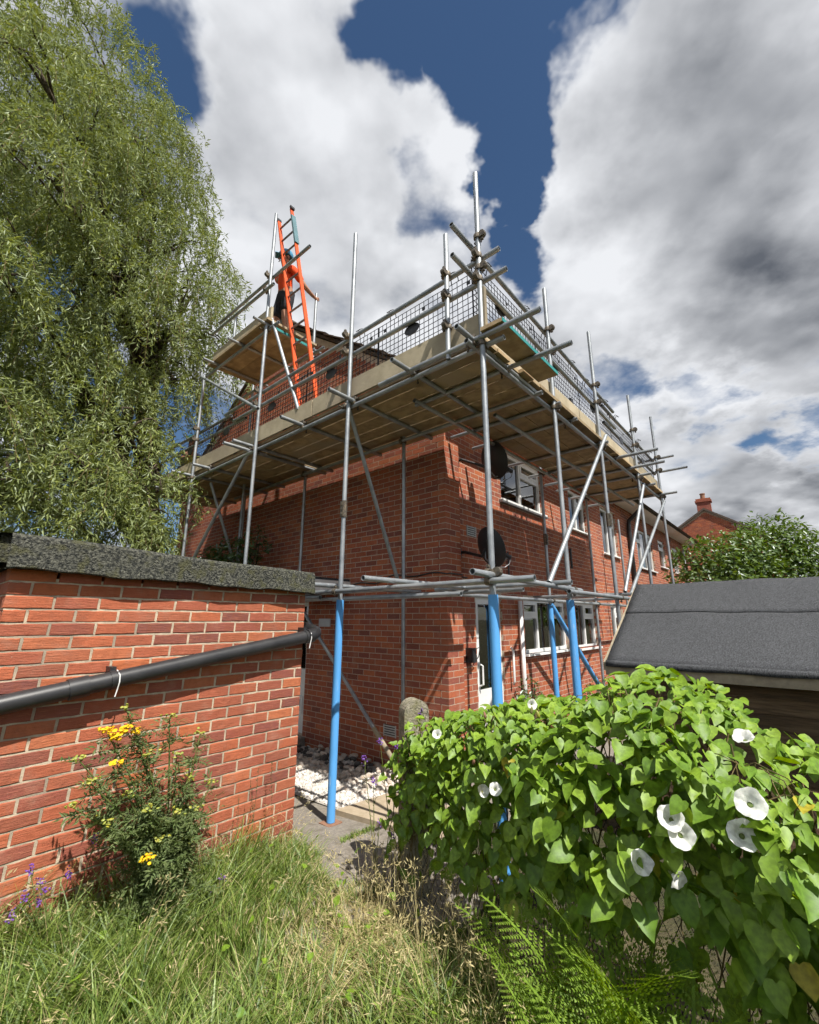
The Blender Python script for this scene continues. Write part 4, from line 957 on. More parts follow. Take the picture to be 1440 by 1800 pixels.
for s_ in (-1, 1):
    mb = MB(); mb.lathe(c_+fwd*.085+side*.034*s_+Z*.015, fwd, [(.011, 0), (.008, .006), (.002, .009)], 8); mb.obj('eye', 'black_plastic', p1)
    mb = MB(); mb.lathe(c_+side*.088*s_, side*s_, [(.022, 0), (.026, .01), (.014, .016)], 8); mb.obj('ear', 'skin', p1)
mb = MB(); mb.box(c_+fwd*.088-Z*.055, fwd*.006, side*.028, Z*.006); mb.obj('mouth', 'chimney_pot', p1)
# crouching worker at the far end of the deck
b2 = pl_hit(332, 800, .95); b2 = PL((b2-H).dot(L), .95, 4.31)
f2 = (-L*.9-R*.2).normalized(); s2 = f2.cross(Z)
def B2(s, f, z): return b2+s2*s+f2*f+Z*z
p2 = empty('person', b2, 'crouching person in yellow vest and dark teal hard hat on the scaffold deck', 'person')
n2 = {'pel': (B2(0, -.12, .42), (.13, .11)), 'wst': (B2(0, -.04, .55), (.12, .10)), 'chs': (B2(0, .08, .72), (.145, .11)), 'shd': (B2(0, .15, .83), (.10, .08)), 'nck': (B2(0, .21, .91), .055), 'hd1': (B2(0, .25, .97), (.07, .08)), 'hd2': (B2(0, .28, 1.05), (.08, .09)), 'hd3': (B2(0, .28, 1.12), .06),
      'hl': (B2(.10, -.12, .38), .09), 'kl': (B2(.15, .28, .48), .06), 'al': (B2(.14, .05, .10), .04), 'fl': (B2(.14, .2, .045), .036), 'hr': (B2(-.10, -.12, .38), .09), 'kr': (B2(-.14, .22, .16), .06), 'ar': (B2(-.14, -.2, .10), .04), 'fr': (B2(-.14, -.08, .045), .036),
      'sl': (B2(.17, .15, .82), .055), 'el': (B2(.22, .36, .66), .043), 'wl': (B2(.14, .56, .62), .03), 'ml': (B2(.12, .64, .62), .032), 'sr': (B2(-.17, .15, .82), .055), 'er': (B2(-.22, .34, .62), .043), 'wr': (B2(-.12, .52, .56), .03), 'mr': (B2(-.10, .60, .55), .032)}
e2 = [e for e in ed if all(k in n2 for k in e)]
hand_nodes(n2, e2, 'wl', 'ml', f2, s2); hand_nodes(n2, e2, 'wr', 'mr', f2, s2)
skin('body', n2, e2, 'skin', p2, 'pel')
def g2(k, d): r = n2[k][1]; return (n2[k][0], tuple(x+d for x in r) if hasattr(r, '__len__') else r+d)
skin('jacket', {**{k: g2(k, .012) for k in ('wst', 'chs', 'shd', 'sl', 'el', 'sr', 'er')}, 'wl2': (n2['el'][0].lerp(n2['wl'][0], .6), .045), 'wr2': (n2['er'][0].lerp(n2['wr'][0], .6), .045)}, [('wst', 'chs'), ('chs', 'shd'), ('shd', 'sl'), ('sl', 'el'), ('el', 'wl2'), ('shd', 'sr'), ('sr', 'er'), ('er', 'wr2')], 'navy', p2, 'chs')
skin('vest', {k: g2(k, .028) for k in ('wst', 'chs', 'shd')}, [('wst', 'chs'), ('chs', 'shd')], 'hivis', p2, 'chs')
skin('trousers', {**{k: g2(k, .016) for k in ('pel', 'hl', 'kl', 'hr', 'kr', 'al', 'ar')}}, [('pel', 'hl'), ('hl', 'kl'), ('kl', 'al'), ('pel', 'hr'), ('hr', 'kr'), ('kr', 'ar')], 'navy', p2, 'pel')
for a_, f_ in (('al', 'fl'), ('ar', 'fr')): skin('boot', {'a': (n2[a_][0]-Z*.02, .05), 'f': (n2[f_][0], .046)}, [('a', 'f')], 'boot', p2, 'a')
helmet(n2['hd3'][0]-Z*.03, Z+f2*.2, f2, 'helmet_teal', p2)
mb = MB(); c_ = n2['hd2'][0]; mb.lathe(c_+f2*.085-Z*.02, f2, [(.014, 0), (.018, .01), (.008, .03)], 8); mb.obj('nose', 'skin', p2, True)

# ------------------------------------------------------------------ foliage helpers
def frames(n_, up_):
    """arrays of unit normals n_ and preferred 'down the blade' vectors up_ -> orthonormal (x, y, z)"""
    z = n_/np.linalg.norm(n_, axis=1, keepdims=True); y = up_-(up_*z).sum(1, keepdims=True)*z
    y = y/np.maximum(np.linalg.norm(y, axis=1, keepdims=True), 1e-6); return np.cross(y, z), y, z
def scatter(tv, tf, pos, X, Y, Zv, size):
    tv = np.asarray(tv, float); size = np.broadcast_to(np.asarray(size, float).reshape(-1, 1, 1) if np.ndim(size) else float(size), (len(pos), 1, 1))
    v = pos[:, None, :]+size*(tv[None, :, 0:1]*X[:, None, :]+tv[None, :, 1:2]*Y[:, None, :]+tv[None, :, 2:3]*Zv[:, None, :])
    f = (np.arange(len(pos))[:, None, None]*len(tv)+np.asarray(tf)[None]).reshape(-1, len(tf[0]))
    return v.reshape(-1, 3), f
def unit(a): return a/np.maximum(np.linalg.norm(a, axis=-1, keepdims=True), 1e-9)
NARROW_V = [(0, 0, 0), (.10, .38, .03), (0, 1, -.08), (-.10, .38, .03)]; NARROW_F = [(0, 1, 2, 3)]
BROAD_V = [(0, 0, 0), (.2, .3, .05), (.17, .7, .0), (0, 1, -.12), (-.17, .7, .0), (-.2, .3, .05), (0, .5, -.03)]
BROAD_F = [(0, 1, 6), (1, 2, 6), (2, 3, 6), (3, 4, 6), (4, 5, 6), (5, 0, 6)]
sunv = np.array(SUN_DIR)

# ------------------------------------------------------------------ weeping willow
wb = V((-5.6, 9.4, 0))
willow = empty('willow_tree', wb, 'tall weeping willow with hanging grey-green foliage beside the scaffolding', 'tree')
LOBES = [((-7.8, 8.4, 15.0), (1.5, 2, 1.6)), ((-8.8, 8, 13.3), (2.2, 2, 2)), ((-6.6, 8.3, 12.6), (1.5, 1.7, 1.5)), ((-5.85, 8.2, 10.9), (1.15, 1.4, 1.3)), ((-5.2, 8.3, 9.5), (1.15, 1.3, 1.2)), ((-4.85, 8.4, 8.3), (.85, 1.1, 1.1)), ((-7.0, 7.6, 10.6), (1.8, 1.7, 1.7)), ((-8.6, 7.6, 9.6), (2.0, 1.8, 2)),
         ((-6.4, 7.5, 8.4), (1.6, 1.5, 1.6)), ((-5.35, 7.9, 7.3), (1.0, 1.2, 1.3)), ((-7.0, 7.2, 6.4), (1.8, 1.5, 1.6)), ((-8.8, 7.3, 6.6), (1.8, 1.6, 1.8)), ((-5.75, 7.5, 5.7), (.95, 1.0, 1.3)), ((-6.9, 7.0, 4.7), (1.5, 1.2, 1.4)), ((-8.4, 6.9, 4.3), (1.6, 1.1, 1.4)),
         ((-4.75, 6.9, 3.55), (.5, .5, .55)), ((-5.4, 6.9, 4.2), (.7, .6, .8)), ((-6.3, 6.6, 3.3), (1.1, .8, .9)), ((-7.6, 6.6, 3.0), (1.3, .8, .9)), ((-5.9, 5.4, 8.4), (1.0, .9, 1.2)), ((-6.1, 5.2, 6.4), (.9, .8, 1.1)), ((-6.4, 5.6, 10.6), (1.2, 1.1, 1.3)), ((-4.6, 8.9, 7.2), (.75, .8, 1.0)), ((-4.95, 8.4, 6.3), (.6, .7, .8)), ((-5.0, 6.4, 3.9), (.6, .5, .6)), ((-4.2, 7.0, 3.9), (.42, .4, .4)), ((-4.35, 7.0, 3.1), (.5, .4, .5)), ((-4.9, 7.2, 4.8), (.6, .5, .6)), ((-4.5, 6.6, 3.2), (.45, .4, .4)), ((-5.7, 6.0, 3.6), (.8, .6, .8)), ((-7.2, 6.0, 3.6), (1.0, .7, .9)), ((-6.0, 5.4, 4.6), (.8, .7, .9))]
mb = MB(); tips = []
def limb(p, q, r0, r1, sag=.0, n=7):
    pts = []; d_ = V(q)-V(p)
    for i in range(n+1):
        t = i/n; pts.append(V(p)+d_*t+V((random.uniform(-.08, .08), random.uniform(-.08, .08), sag*math.sin(math.pi*t)))*(1 if 0 < i < n else 0))
    mb.path(pts, [r0+(r1-r0)*i/n for i in range(n+1)], 8); return pts
tk = limb(wb+Z*0, wb+V((.1, -.2, 3.6)), .42, .30); mb.path([wb-Z*.1, wb+Z*.25], [.55, .42], 10)
fork = wb+V((.1, -.2, 3.6))
t2 = limb(fork, wb+V((-.3, -.7, 8.5)), .27, .16); t3 = limb(fork, wb+V((-1.6, -1.3, 7.2)), .22, .12)
for i, (c, r_) in enumerate(LOBES):
    src = random.choice(t2[2:]+t3[2:]) if c[2] > 6 else random.choice(tk[4:]+t3[1:4])
    pts = limb(src, V(c)+Z*r_[2]*.4, .085, .03, .5)
    for k in range(5):
        a = random.uniform(0, 6.28); e = V(c)+V((r_[0]*.8*math.cos(a), r_[1]*.8*math.sin(a), r_[2]*random.uniform(-.1, .7))); limb(random.choice(pts[3:]), e, .028, .009, .25, 5)
mb.obj('trunk', 'bark', willow, True)
P_, D_, tw = [], [], MB()
for c, r_ in LOBES:
    c = np.array(c); r_ = np.array(r_); nst = int(104*(r_[0]*r_[1]*r_[2])**(2/3))+34
    for s in range(nst):
        d_ = unit(rng.normal(size=3)); d_[2] = abs(d_[2])*.9-.15; rad = rng.uniform(.45, 1.0)**.5
        p = c+r_*d_*rad; ln = rng.uniform(.6, 1.6)*(.6+.3*r_[2]); out = unit(np.array([d_[0]*.7, d_[1]*.7, .35])+rng.normal(0, .3, 3)); n = int(ln/.055)
        sway = rng.normal(0, .18, 2); pos = p.copy(); k0 = rng.uniform(.15, .5)
        pts = []
        for i in range(n):
            t = i*.055; w_ = math.exp(-t/k0); dr = unit(out*w_+np.array([sway[0], sway[1], -1])*(1-w_)); pos = pos+dr*.055; pts.append((pos.copy(), dr))
        for (q, dr) in pts:
            for _ in range(2): P_.append(q); D_.append(dr)
        if s % 5 == 0 and len(pts) > 3: tw.path([V(q) for q, _ in pts[::4]]+[V(pts[-1][0])], .0045, 3, cap=False)
P_ = np.array(P_); D_ = np.array(D_); n = len(P_)
P_ = P_+rng.normal(0, .018, P_.shape); ydir = unit(D_*.75+rng.normal(0, .52, (n, 3))+np.array([0, 0, -.12])); nrm_ = rng.normal(size=(n, 3))
X, Y, Zv = frames(nrm_, ydir); v, f = scatter(NARROW_V, NARROW_F, P_, X, Y, Zv, rng.uniform(.085, .145, n)); np_mesh('crown', v, f, 'willow_leaf', willow); NLEAF = n
tw.obj('twigs', 'twig', willow)

# ------------------------------------------------------------------ leafy shrubs
def shrub(name, centre, lobes, count, size, mat, label, cat, upright=.3, stems=6, spill=.0, group=None):
    e = empty(name, centre, label, cat, group); c0 = np.array(centre); pts, nr = [], []
    tot = sum(r[0]*r[1]*r[2] for _, r in lobes)
    for c, r_ in lobes:
        k = int(count*r_[0]*r_[1]*r_[2]/tot); d_ = unit(rng.normal(size=(k, 3))); d_[:, 2] = np.abs(d_[:, 2])*1.2-.45; d_ = unit(d_)
        rad = 1-np.abs(rng.normal(0, .22, (k, 1))); bump = 1+.13*np.sin(d_[:, :1]*9+c[0]*3)*np.sin(d_[:, 1:2]*8)*np.cos(d_[:, 2:]*9)
        pts.append(np.array(c)+np.array(r_)*d_*rad*bump); nr.append(d_)
    P = np.concatenate(pts); Nn = np.concatenate(nr); k = len(P)
    yd = unit(Nn*.6+np.array([0, 0, upright])+rng.normal(0, .55, (k, 3))); nn = unit(Nn*.5+np.array([0, 0, .7])+rng.normal(0, .5, (k, 3)))
    X, Y, Zv = frames(nn, yd); v, f = scatter(BROAD_V, BROAD_F, P, X, Y, Zv, rng.uniform(size*.65, size*1.2, k)); np_mesh('foliage', v, f, mat, e)
    sm = MB()
    for i in range(stems):
        c, r_ = lobes[i % len(lobes)]; b_ = V(centre)+V((random.uniform(-.3, .3)*r_[0], random.uniform(-.3, .3)*r_[1], 0)); t_ = V(c)+V((random.uniform(-.6, .6)*r_[0], random.uniform(-.6, .6)*r_[1], r_[2]*.5))
        sm.path([b_, b_.lerp(t_, .5)+V((.05, .03, .05)), t_], [size*.35, size*.22, size*.1], 6)
    sm.obj('stem', 'bark', e); return e
hx = [hit(x, y, (0, 11.5, 0), V((0, 1, 0))) for x, y in ((1240, 985), (1300, 965), (1370, 955), (1440, 950))]
lob = [((p.x, 11.5+.3*i, p.z-.35), (.95+.12*i, .9, .95)) for i, p in enumerate(hx)]+[((p.x+.3, 11.4+.3*i, 2.2), (1.1, .9, 1.3)) for i, p in enumerate(hx)]+[((10.6, 12.8, 3.0), (1.4, 1.2, 1.9))]
shrub('laurel_hedge', (8.6, 11.8, 0), lob, 15000, .15, 'laurel_leaf', 'big glossy green laurel hedge rising behind the shed roof', 'hedge', .6, 10)
def on_L(x, y, off): return hit(x, y, H-R*off, R)
q1, q2, q3 = on_L(415, 975, .7), on_L(450, 960, .5), on_L(375, 985, .9)
shrub('shrub', (q1.x, q1.y, 0), [(tuple(q1-Z*.05), (.42, .42, .34)), (tuple(q2), (.22, .25, .34)), (tuple(q3-Z*.1), (.4, .4, .3)), (tuple(q1-Z*.6), (.5, .5, .5))], 2300, .085, 'shrub_leaf', 'dark leafy shrub against the gable wall behind the outbuilding roof', 'shrub', .4, 6)
q1 = PR(1.75, .12, 0)
shrub('climbing_shrub', tuple(q1), [(tuple(q1+Z*.55), (.30, .28, .35)), (tuple(q1+Z*.85+R*.05), (.16, .16, .22)), (tuple(q1+Z*.25+R*.3), (.4, .3, .3))], 900, .07, 'shrub_leaf', 'small bindweed-covered shrub between the front door and the white waste pipe', 'shrub', .2, 4)
q1 = PR(3.6, .5, 0)
shrub('shrub', tuple(q1), [(tuple(q1+Z*.5), (.30, .28, .42)), (tuple(q1+Z*.2+R*.3), (.4, .3, .3))], 800, .07, 'shrub_leaf', 'small green shrub at the foot of the blue sleeved brace', 'shrub', .2, 4)

# ------------------------------------------------------------------ fence and bindweed
FP = V((.03, 3.40, 0)); FD = V((.64, -.77, 0)).normalized(); FN = V((-FD.y*-1*-1, 0, 0)); FN = V((FD.y, -FD.x, 0)); 
if FN.dot(-FP) < 0: FN = -FN
def WF(u, o, z): return FP+FD*u+FN*o+Z*z
fence = empty('wire_fence', WF(0, 0, .1), 'chain-link fence on a mossy round-topped concrete post under the bindweed', 'fence')
mb = MB(); hw = .092
prof = [(-hw, 0)]+[(-hw*math.cos(math.pi*k_/12), 1.185+.085*math.sin(math.pi*k_/12)) for k_ in range(13)]+[(hw, 0)]
A_ = V((.93, .36, 0)).normalized(); B_ = A_.cross(Z)
for s in (-1, 1): mb.v += [WF(0, 0, .05)+A_*x+Z*z+B_*(.058*s) for x, z in prof]
k = len(prof); mb.f += [tuple(range(k)), tuple(reversed(range(k, 2*k)))]+[(i, i+k, (i+1) % k+k, (i+1) % k) for i in range(k)]
pmat('mossy_concrete', (.30, .27, .21), (.17, .16, .11), 30, .95, c3=(.16, .15, .07), bump=.9, bscale=80)
mb.obj('post', 'mossy_concrete', fence)
mb = MB(); mb.box(WF(2.75, 0, .68), FD*.05, FN*.05, Z*.62); mb.obj('post', 'mossy_concrete', fence)
mb = MB(); st = .06; nn_ = int(2.7/st)
for i in range(nn_):
    for j in range(19):
        u0 = .06+i*st+(st/2 if j % 2 else 0); u1 = u0+(st/2 if j % 2 == 0 else -st/2); z0 = .12+j*st; z1 = z0+st
        mb.path([WF(u0, 0, z0), WF(u1, .0, z1)], .0018, 3, cap=False); u2 = u0-(st/2 if j % 2 == 0 else -st/2); mb.path([WF(u0, .003, z0), WF(u2, .003, z1)], .0018, 3, cap=False)
for z in (.15, .7, 1.24): mb.path([WF(0.03, .004, z), WF(2.75, .004, z)], .0009, 4)
mb.obj('chain_link', 'black_wire', fence)
TOPPX = [(690, 1330), (706, 1290), (745, 1258), (800, 1250), (860, 1240), (930, 1232), (985, 1240), (1030, 1195), (1070, 1172), (1130, 1162), (1195, 1170), (1250, 1210), (1310, 1240), (1370, 1262), (1440, 1290), (1560, 1330)]
tops = []
for x, y in TOPPX:
    p = hit(x, y, FP+FN*.12, FN); uu_ = (p-FP).dot(FD); tops.append((uu_, p.z-.045-.06*smooth01((uu_-.9)/1.0)-.09*smooth01((uu_-1.5)/.6)))
TU = np.array([t[0] for t in tops]); TZ = np.array([t[1] for t in tops])
def htop(u): return np.interp(u, TU, TZ)
HEART_V = [(0, 0, 0), (0, .34, -.045), (0, .68, -.02), (0, 1.0, -.10), (.15, -.13, .04), (.36, -.09, .05), (.46, .12, .03), (.41, .38, .01), (.24, .70, .01), (-.15, -.13, .04), (-.36, -.09, .05), (-.46, .12, .03), (-.41, .38, .01), (-.24, .70, .01)]
HEART_F = [(0, 4, 5), (0, 5, 6), (0, 6, 1), (1, 6, 7), (1, 7, 2), (2, 7, 8), (2, 8, 3), (0, 10, 9), (0, 11, 10), (0, 1, 11), (1, 12, 11), (1, 2, 12), (2, 13, 12), (2, 3, 13)]
bind = empty('bindweed', WF(.2, .15, .1), 'mound of heart-leaved bindweed with white trumpet flowers smothering the wire fence', 'plant')
NB = 3700
u = rng.uniform(-.06, 2.75, NB); ht = htop(u); tt = rng.uniform(0, 1.22, NB)
over = np.clip(tt-1, 0, 1); zz_ = np.where(tt < 1, .22+(ht-.22)*np.sqrt(tt.clip(0, 1)), ht+.02*np.sin(u*9)); zz_ = zz_+rng.normal(0, .015, NB)
rel_ = ((zz_-.2)/(ht-.2)).clip(0, 1.05); fat = np.interp(u, [-.1, .3, 1.0, 1.7, 2.8], [.5, .8, 1.15, 1.35, 1.3])
bulge = (.04+.25*np.sin(np.pi*np.clip(rel_*.66+.02, 0, 1)))*fat+.05*np.sin(u*7+zz_*4)+.035*np.sin(u*15-zz_*11)
bulge = np.where(tt < 1, bulge*np.clip((1.12-rel_)/.22, .3, 1)**.6, .14-over*2.2)
layer = rng.choice([0, 1], NB, p=[.52, .48]); bulge = bulge-layer*rng.uniform(.06, .24, NB)+rng.normal(0, .035, NB)
# a hollow low on the right where the wire shows
keep = ~((u > 1.25) & (zz_ < .78+.10*np.sin(u*8)) & (rng.uniform(0, 1, NB) < np.where(layer == 1, .45, .92))) & ~((u < 1.25) & (zz_ < .5) & (rng.uniform(0, 1, NB) < np.where(layer == 1, .3, .75))) & ~((u > .75) & (u < 1.3) & (zz_ < .62) & (rng.uniform(0, 1, NB) < np.where(layer == 1, .3, .8)))
FPn, FDn, FNn = np.array(FP), np.array(FD), np.array(FN); Zn = np.array([0, 0, 1.])
pos = FPn+u[:, None]*FDn+bulge[:, None]*FNn+zz_[:, None]*Zn
topness = np.clip((rel_-.6)/.4, 0, 1)
nrm_ = unit(FNn*(.9-.55*topness[:, None])+Zn*(.15+.6*topness[:, None])+sunv*.85+rng.normal(0, .52, (NB, 3)))
yd = unit(-Zn*(1.0-.3*topness[:, None])+FNn*.35*topness[:, None]+FDn*rng.normal(0, .38, NB)[:, None]+rng.normal(0, .15, (NB, 3)))
size = rng.uniform(.030, .080, NB)*np.where(layer == 1, 1.15, 1.0)*np.interp(u, [0, .7, 1.6, 2.7], [.86, 1.0, 1.12, 1.15]); size *= np.where(topness > .8, .9, 1)
pos, nrm_, yd, size, layer = pos[keep], nrm_[keep], yd[keep], size[keep], layer[keep]; X, Y, Zv = frames(nrm_, yd)
px = np.array([proj(p) for p in pos]); vis = (px[:, 0] > 20) & (px[:, 0] < 1430) & (layer == 0); sc_ = np.where(vis, size/px[:, 2], 0); order = np.argsort(-sc_); pick = order[:296]; mask = np.ones(len(pos), bool); mask[pick] = False
vars_ = []
for k in range(6):
    r_ = np.random.default_rng(k); hv = np.array(HEART_V)+r_.normal(0, .022, (14, 3)); fold = r_.uniform(.15, .5); hv[:, 2] += np.abs(hv[:, 0])*fold+.15*r_.uniform(-1, .6)*hv[:, 1]**2
    vars_.append(hv)
    if k < 6:
        me = bpy.data.meshes.new('leaf'); me.from_pydata([tuple(p) for p in hv], [], HEART_F); me.materials.append(MATS['bindweed_single']); me.polygons.foreach_set('use_smooth', [True]*len(me.polygons)); vars_[-1] = (hv, me)
for j, i in enumerate(pick):
    o = bpy.data.objects.new('leaf', vars_[j % 6][1]); s_ = size[i]*1.04
    M = Matrix([[X[i][a]*s_, Y[i][a]*s_, Zv[i][a]*s_, pos[i][a]] for a in range(3)]+[[0, 0, 0, 1]]); o.matrix_basis = M; link(o, bind)
idx = np.where(mask)[0]; vv, ff, off = [], [], 0
for k in range(6):
    s = idx[k::6]; v, f = scatter(vars_[k][0], HEART_F, pos[s], X[s], Y[s], Zv[s], size[s]); vv.append(v); ff.append(f+off); off += len(v)
np_mesh('leaf_mass', np.concatenate(vv), np.concatenate(ff), 'bindweed_mass', bind, True, 'stuff')
mb = MB()
for i in range(150):
    u_ = random.uniform(0, 2.6); h_ = float(htop(u_)); z_ = random.uniform(.1, h_*.7); pts = [WF(u_+.05*math.sin(k*1.3+i), .03+.10*random.random(), z_+(h_-z_)*k/5+.02*math.sin(k*2)) for k in range(6)]; mb.path(pts, .0028, 4)
for i in range(26):    # loose trailing shoots
    u_ = random.uniform(.1, 2.4); h_ = float(htop(u_)); a_ = random.uniform(-1, 1); mb.path([WF(u_+a_*.05*k, .16+.03*k*random.random(), h_-.03+.035*k-.012*k*k) for k in range(5)], .002, 4)
mb.obj('stem', 'twig', bind)
def trumpet(seed):
    r_ = random.Random(seed); mb = MB(); n = 40; rings = [(.05, -.55), (.07, -.40), (.14, -.22), (.30, -.07), (.43, .0), (.50, .01)]
    for j, (rr, h_) in enumerate(rings):
        for k in range(n):
            a = 2*math.pi*k/n; lob_ = 1+(.035*math.cos(5*a)+.03*math.sin(3*a+seed)+.015*math.sin(12*a+seed*2) if j >= 4 else 0); z_ = h_+(.03*math.cos(5*a+.6)+.06*math.sin(2*a+seed)+.02*math.sin(9*a+seed))*(j/5)**2
            mb.v.append(V((rr*lob_*math.cos(a), rr*lob_*math.sin(a), z_)))
    for j in range(len(rings)-1):
        for k in range(n): a = j*n+k; b = j*n+(k+1) % n; mb.f.append((a, b, b+n, a+n))
    return mb
FL = [(768, 1290, .062), (850, 1390, .07), (871, 1387, .07), (1307, 1294, .085), (1320, 1412, .10), (1307, 1467, .10), (1179, 1437, .095), (1198, 1468, .095), (1128, 1516, .09), (1193, 1548, .075), (936, 1238, .06)]
for i, (x, y, s_) in enumerate(FL):
    s_ *= .84
    near = (np.hypot(px[:, 0]-x, px[:, 1]-y) < 26) & (px[:, 2] > .3)      # sit just proud of the leaves around it
    zc_ = float(np.min(px[near, 2])) if near.any() else 2.4
    p = V((0, 0, ZC))+ray(x, y)*(zc_-.035)
    tr_ = trumpet(i); d_ = ((V((0, 0, ZC))-p).normalized()*.9+SUN_DIR*.35+V((random.uniform(-.3, .3), random.uniform(-.3, .3), random.uniform(-.25, .2)))).normalized()
    if i == 9: d_ = (FD*.8-Z*.3+FN*.3).normalized()
    if i == 3: d_ = (Z*.8+FN*.5).normalized()
    qv = d_.to_track_quat('Z', 'Y').to_matrix()
    o = mesh_obj('flower', [p+qv @ (v_*s_) for v_ in tr_.v], tr_.f, 'petal', bind, True)
    mb = MB(); c_ = p-d_*(.50*s_); mb.lathe(c_, d_, [(s_*.06, -.1*s_), (s_*.10, .05*s_), (s_*.085, .22*s_)], 8); mb.obj('calyx', 'stem_green', o)
for i in range(34):     # buds and spent flowers
    u_ = random.uniform(.3, 2.5); h_ = float(htop(u_))*random.uniform(.72, 1.0); p = WF(u_, .30 if h_ < .85*float(htop(u_)) else .2, h_+.02); mb = MB()
    mb.lathe(p, V((random.uniform(-.5, .5), random.uniform(-.5, .5), .7)), [(.003, 0), (.009, .012), (.007, .028), (.001, .04)], 7); mb.obj('bud', random.choice(['stem_green', 'chimney_pot', 'ragwort_bud']), bind, True)

# ------------------------------------------------------------------ ferns
def frond_mesh(seed):
    r_ = random.Random(seed); vs, fs = [], []
    n = 27
    def spine(t): return V((.04*math.sin(t*3+seed), t*(1-.16*t), .30*math.sin(t*1.35)-.32*t*t))
    for i in range(2, n):
        t = i/n; p = spine(t); w = .21*math.sin(math.pi*min(1, t*.93+.08))**.8*(1-.35*t)
        tg = (spine(min(1, t+.02))-spine(t-.02)).normalized()
        for s in (-1, 1):
            ax = (V((s, .42, -.12+r_.uniform(-.08, .08)))).normalized(); m_ = 8
            for k in range(m_):      # lobed pinna: paired leaflets along its own rib
                q = p+ax*w*(k/m_); ln = w*.105*(1-k/m_*.7)+.004; b_ = tg*1.0
                for s2_ in (-1, 1):
                    a0 = len(vs); d_ = (b_*s2_*.9+ax*.45).normalized()*ln*.75; hw_ = ax*w/m_*.42
                    vs.extend([q-hw_*.5, q+hw_*1.1, q+d_*1.1+hw_*.9, q+d_*.75]); fs.append((a0, a0+1, a0+2, a0+3))
    for i in range(n-1):
        a0 = len(vs); p, q = spine(i/n), spine((i+1)/n); x = V((.006, 0, 0)); vs.extend([p-x, p+x, q+x, q-x]); fs.append((a0, a0+1, a0+2, a0+3))
    me = bpy.data.meshes.new('frond'); me.from_pydata([tuple(p) for p in vs], [], fs); me.materials.append(MATS['fern_leaf']); return me
FR = [frond_mesh(k) for k in range(4)]
for i, (u_, o_, hgt, nf, lab) in enumerate([(1.08, .30, .56, 7, 'bright green fern under the left half of the bindweed'), (1.36, .34, .70, 8, 'tall bright fern at the middle of the wire fence'), (1.60, .38, .66, 8, 'lush fern below the white bindweed flowers'), (1.86, .34, .58, 8, 'fern in front of the bare stretch of chain-link'), (1.50, .60, .50, 8, 'low fern growing out in front of the taller ferns'), (1.22, .52, .42, 7, 'short fern beside the dry grass at the fence foot'), (1.78, .58, .48, 8, 'broad low fern spreading at the bare end of the fence')]):
    hgt *= 1.18; p = WF(u_+.2, o_+.06, 0); p.z = gz(p.x, p.y)+.02; e = empty('fern', p, lab, 'fern', 'ferns along the fence')
    for k in range(nf):
        a = 2*math.pi*(k+random.uniform(-.3, .3))/nf; tilt = random.uniform(.85, 1.3); s_ = hgt*random.uniform(.95, 1.3)
        o = bpy.data.objects.new('frond', FR[(i+k) % 4]); o.matrix_basis = Matrix.Translation(p) @ Matrix.Rotation(a, 4, 'Z') @ Matrix.Rotation(tilt, 4, 'X') @ Matrix.Scale(s_*1.0, 4); link(o, e)

# ------------------------------------------------------------------ grass
def blades(name, base, h, lean_dir, lean, width, mat, label):
    n = len(base); b = np.array(base); ld = lean_dir; wdir = np.cross(unit(ld*[1, 1, 0]+1e-6), np.array([0, 0, 1.])); a = rng.uniform(0, 6.28, n); wdir = unit(np.stack([np.cos(a), np.sin(a), np.zeros(n)], 1)*.8+wdir*.6)
    segs = [0, .35, .7, 1.0]; vs = []
    for s in segs:
        c = b+np.stack([np.zeros(n), np.zeros(n), h*(s-.45*lean*s*s)], 1)+ld*(h*lean*s**1.8)[:, None]; wd = width*(1-s**1.5)+.0004
        vs += [c-wdir*wd[:, None], c+wdir*wd[:, None]]
    v = np.stack(vs, 1).reshape(-1, 3); q = np.array([(0, 1, 3, 2), (2, 3, 5, 4), (4, 5, 7, 6)]); f = (np.arange(n)[:, None, None]*8+q[None]).reshape(-1, 4)
    return tag(np_mesh(name, v, f, mat, kind='stuff'), label)
def sample(n):
    x = rng.uniform(-2.6, 1.35, n*3); y = rng.uniform(1.75, 4.75, n*3)
    dx, dy = x-G1.x, y-G1.y; u_ = dx*R.x+dy*R.y; o_ = -(dx*L.x+dy*L.y)         # in front of the outbuilding
    fx, fy = x-FP.x, y-FP.y; fo = fx*FN.x+fy*FN.y; fu = fx*FD.x+fy*FD.y
    offw = -((x-H.x)*R.x+(y-H.y)*R.y); lw = (x-H.x)*L.x+(y-H.y)*L.y
    path = (offw < 2.10+.08*np.sin(lw*9)) & (lw < .60-(offw-1.6)*1.3+.06*np.sin(offw*17))
    ok = (o_ > .015) & ((fo > .03) | (fu < -.1)) & (fu < 2.7) & ~path & ~(offw < 1.66)
    return x[ok][:n], y[ok][:n], u_[ok][:n], o_[ok][:n], fo[ok][:n], fu[ok][:n]
def gzn(x, y): return np.array([gz(a, b) for a, b in zip(x, y)])
dryc = onG(625, 1660, .1); dryd = onG(640, 1590, .1)
cx_, cy_, *_r = sample(1500); TX = rng.integers(0, len(cx_), 60000)
tuft = np.stack([cx_[TX], cy_[TX]], 1); tr_ = np.abs(rng.normal(0, .035, len(TX))); ta_ = rng.uniform(0, 6.28, len(TX)); gx_, gy_ = tuft[:, 0]+tr_*np.cos(ta_), tuft[:, 1]+tr_*np.sin(ta_)
_dx, _dy = gx_-G1.x, gy_-G1.y; _o = -(_dx*L.x+_dy*L.y); _fo = (gx_-FP.x)*FN.x+(gy_-FP.y)*FN.y; _ok = (_o > .012) & (_fo > -.2)
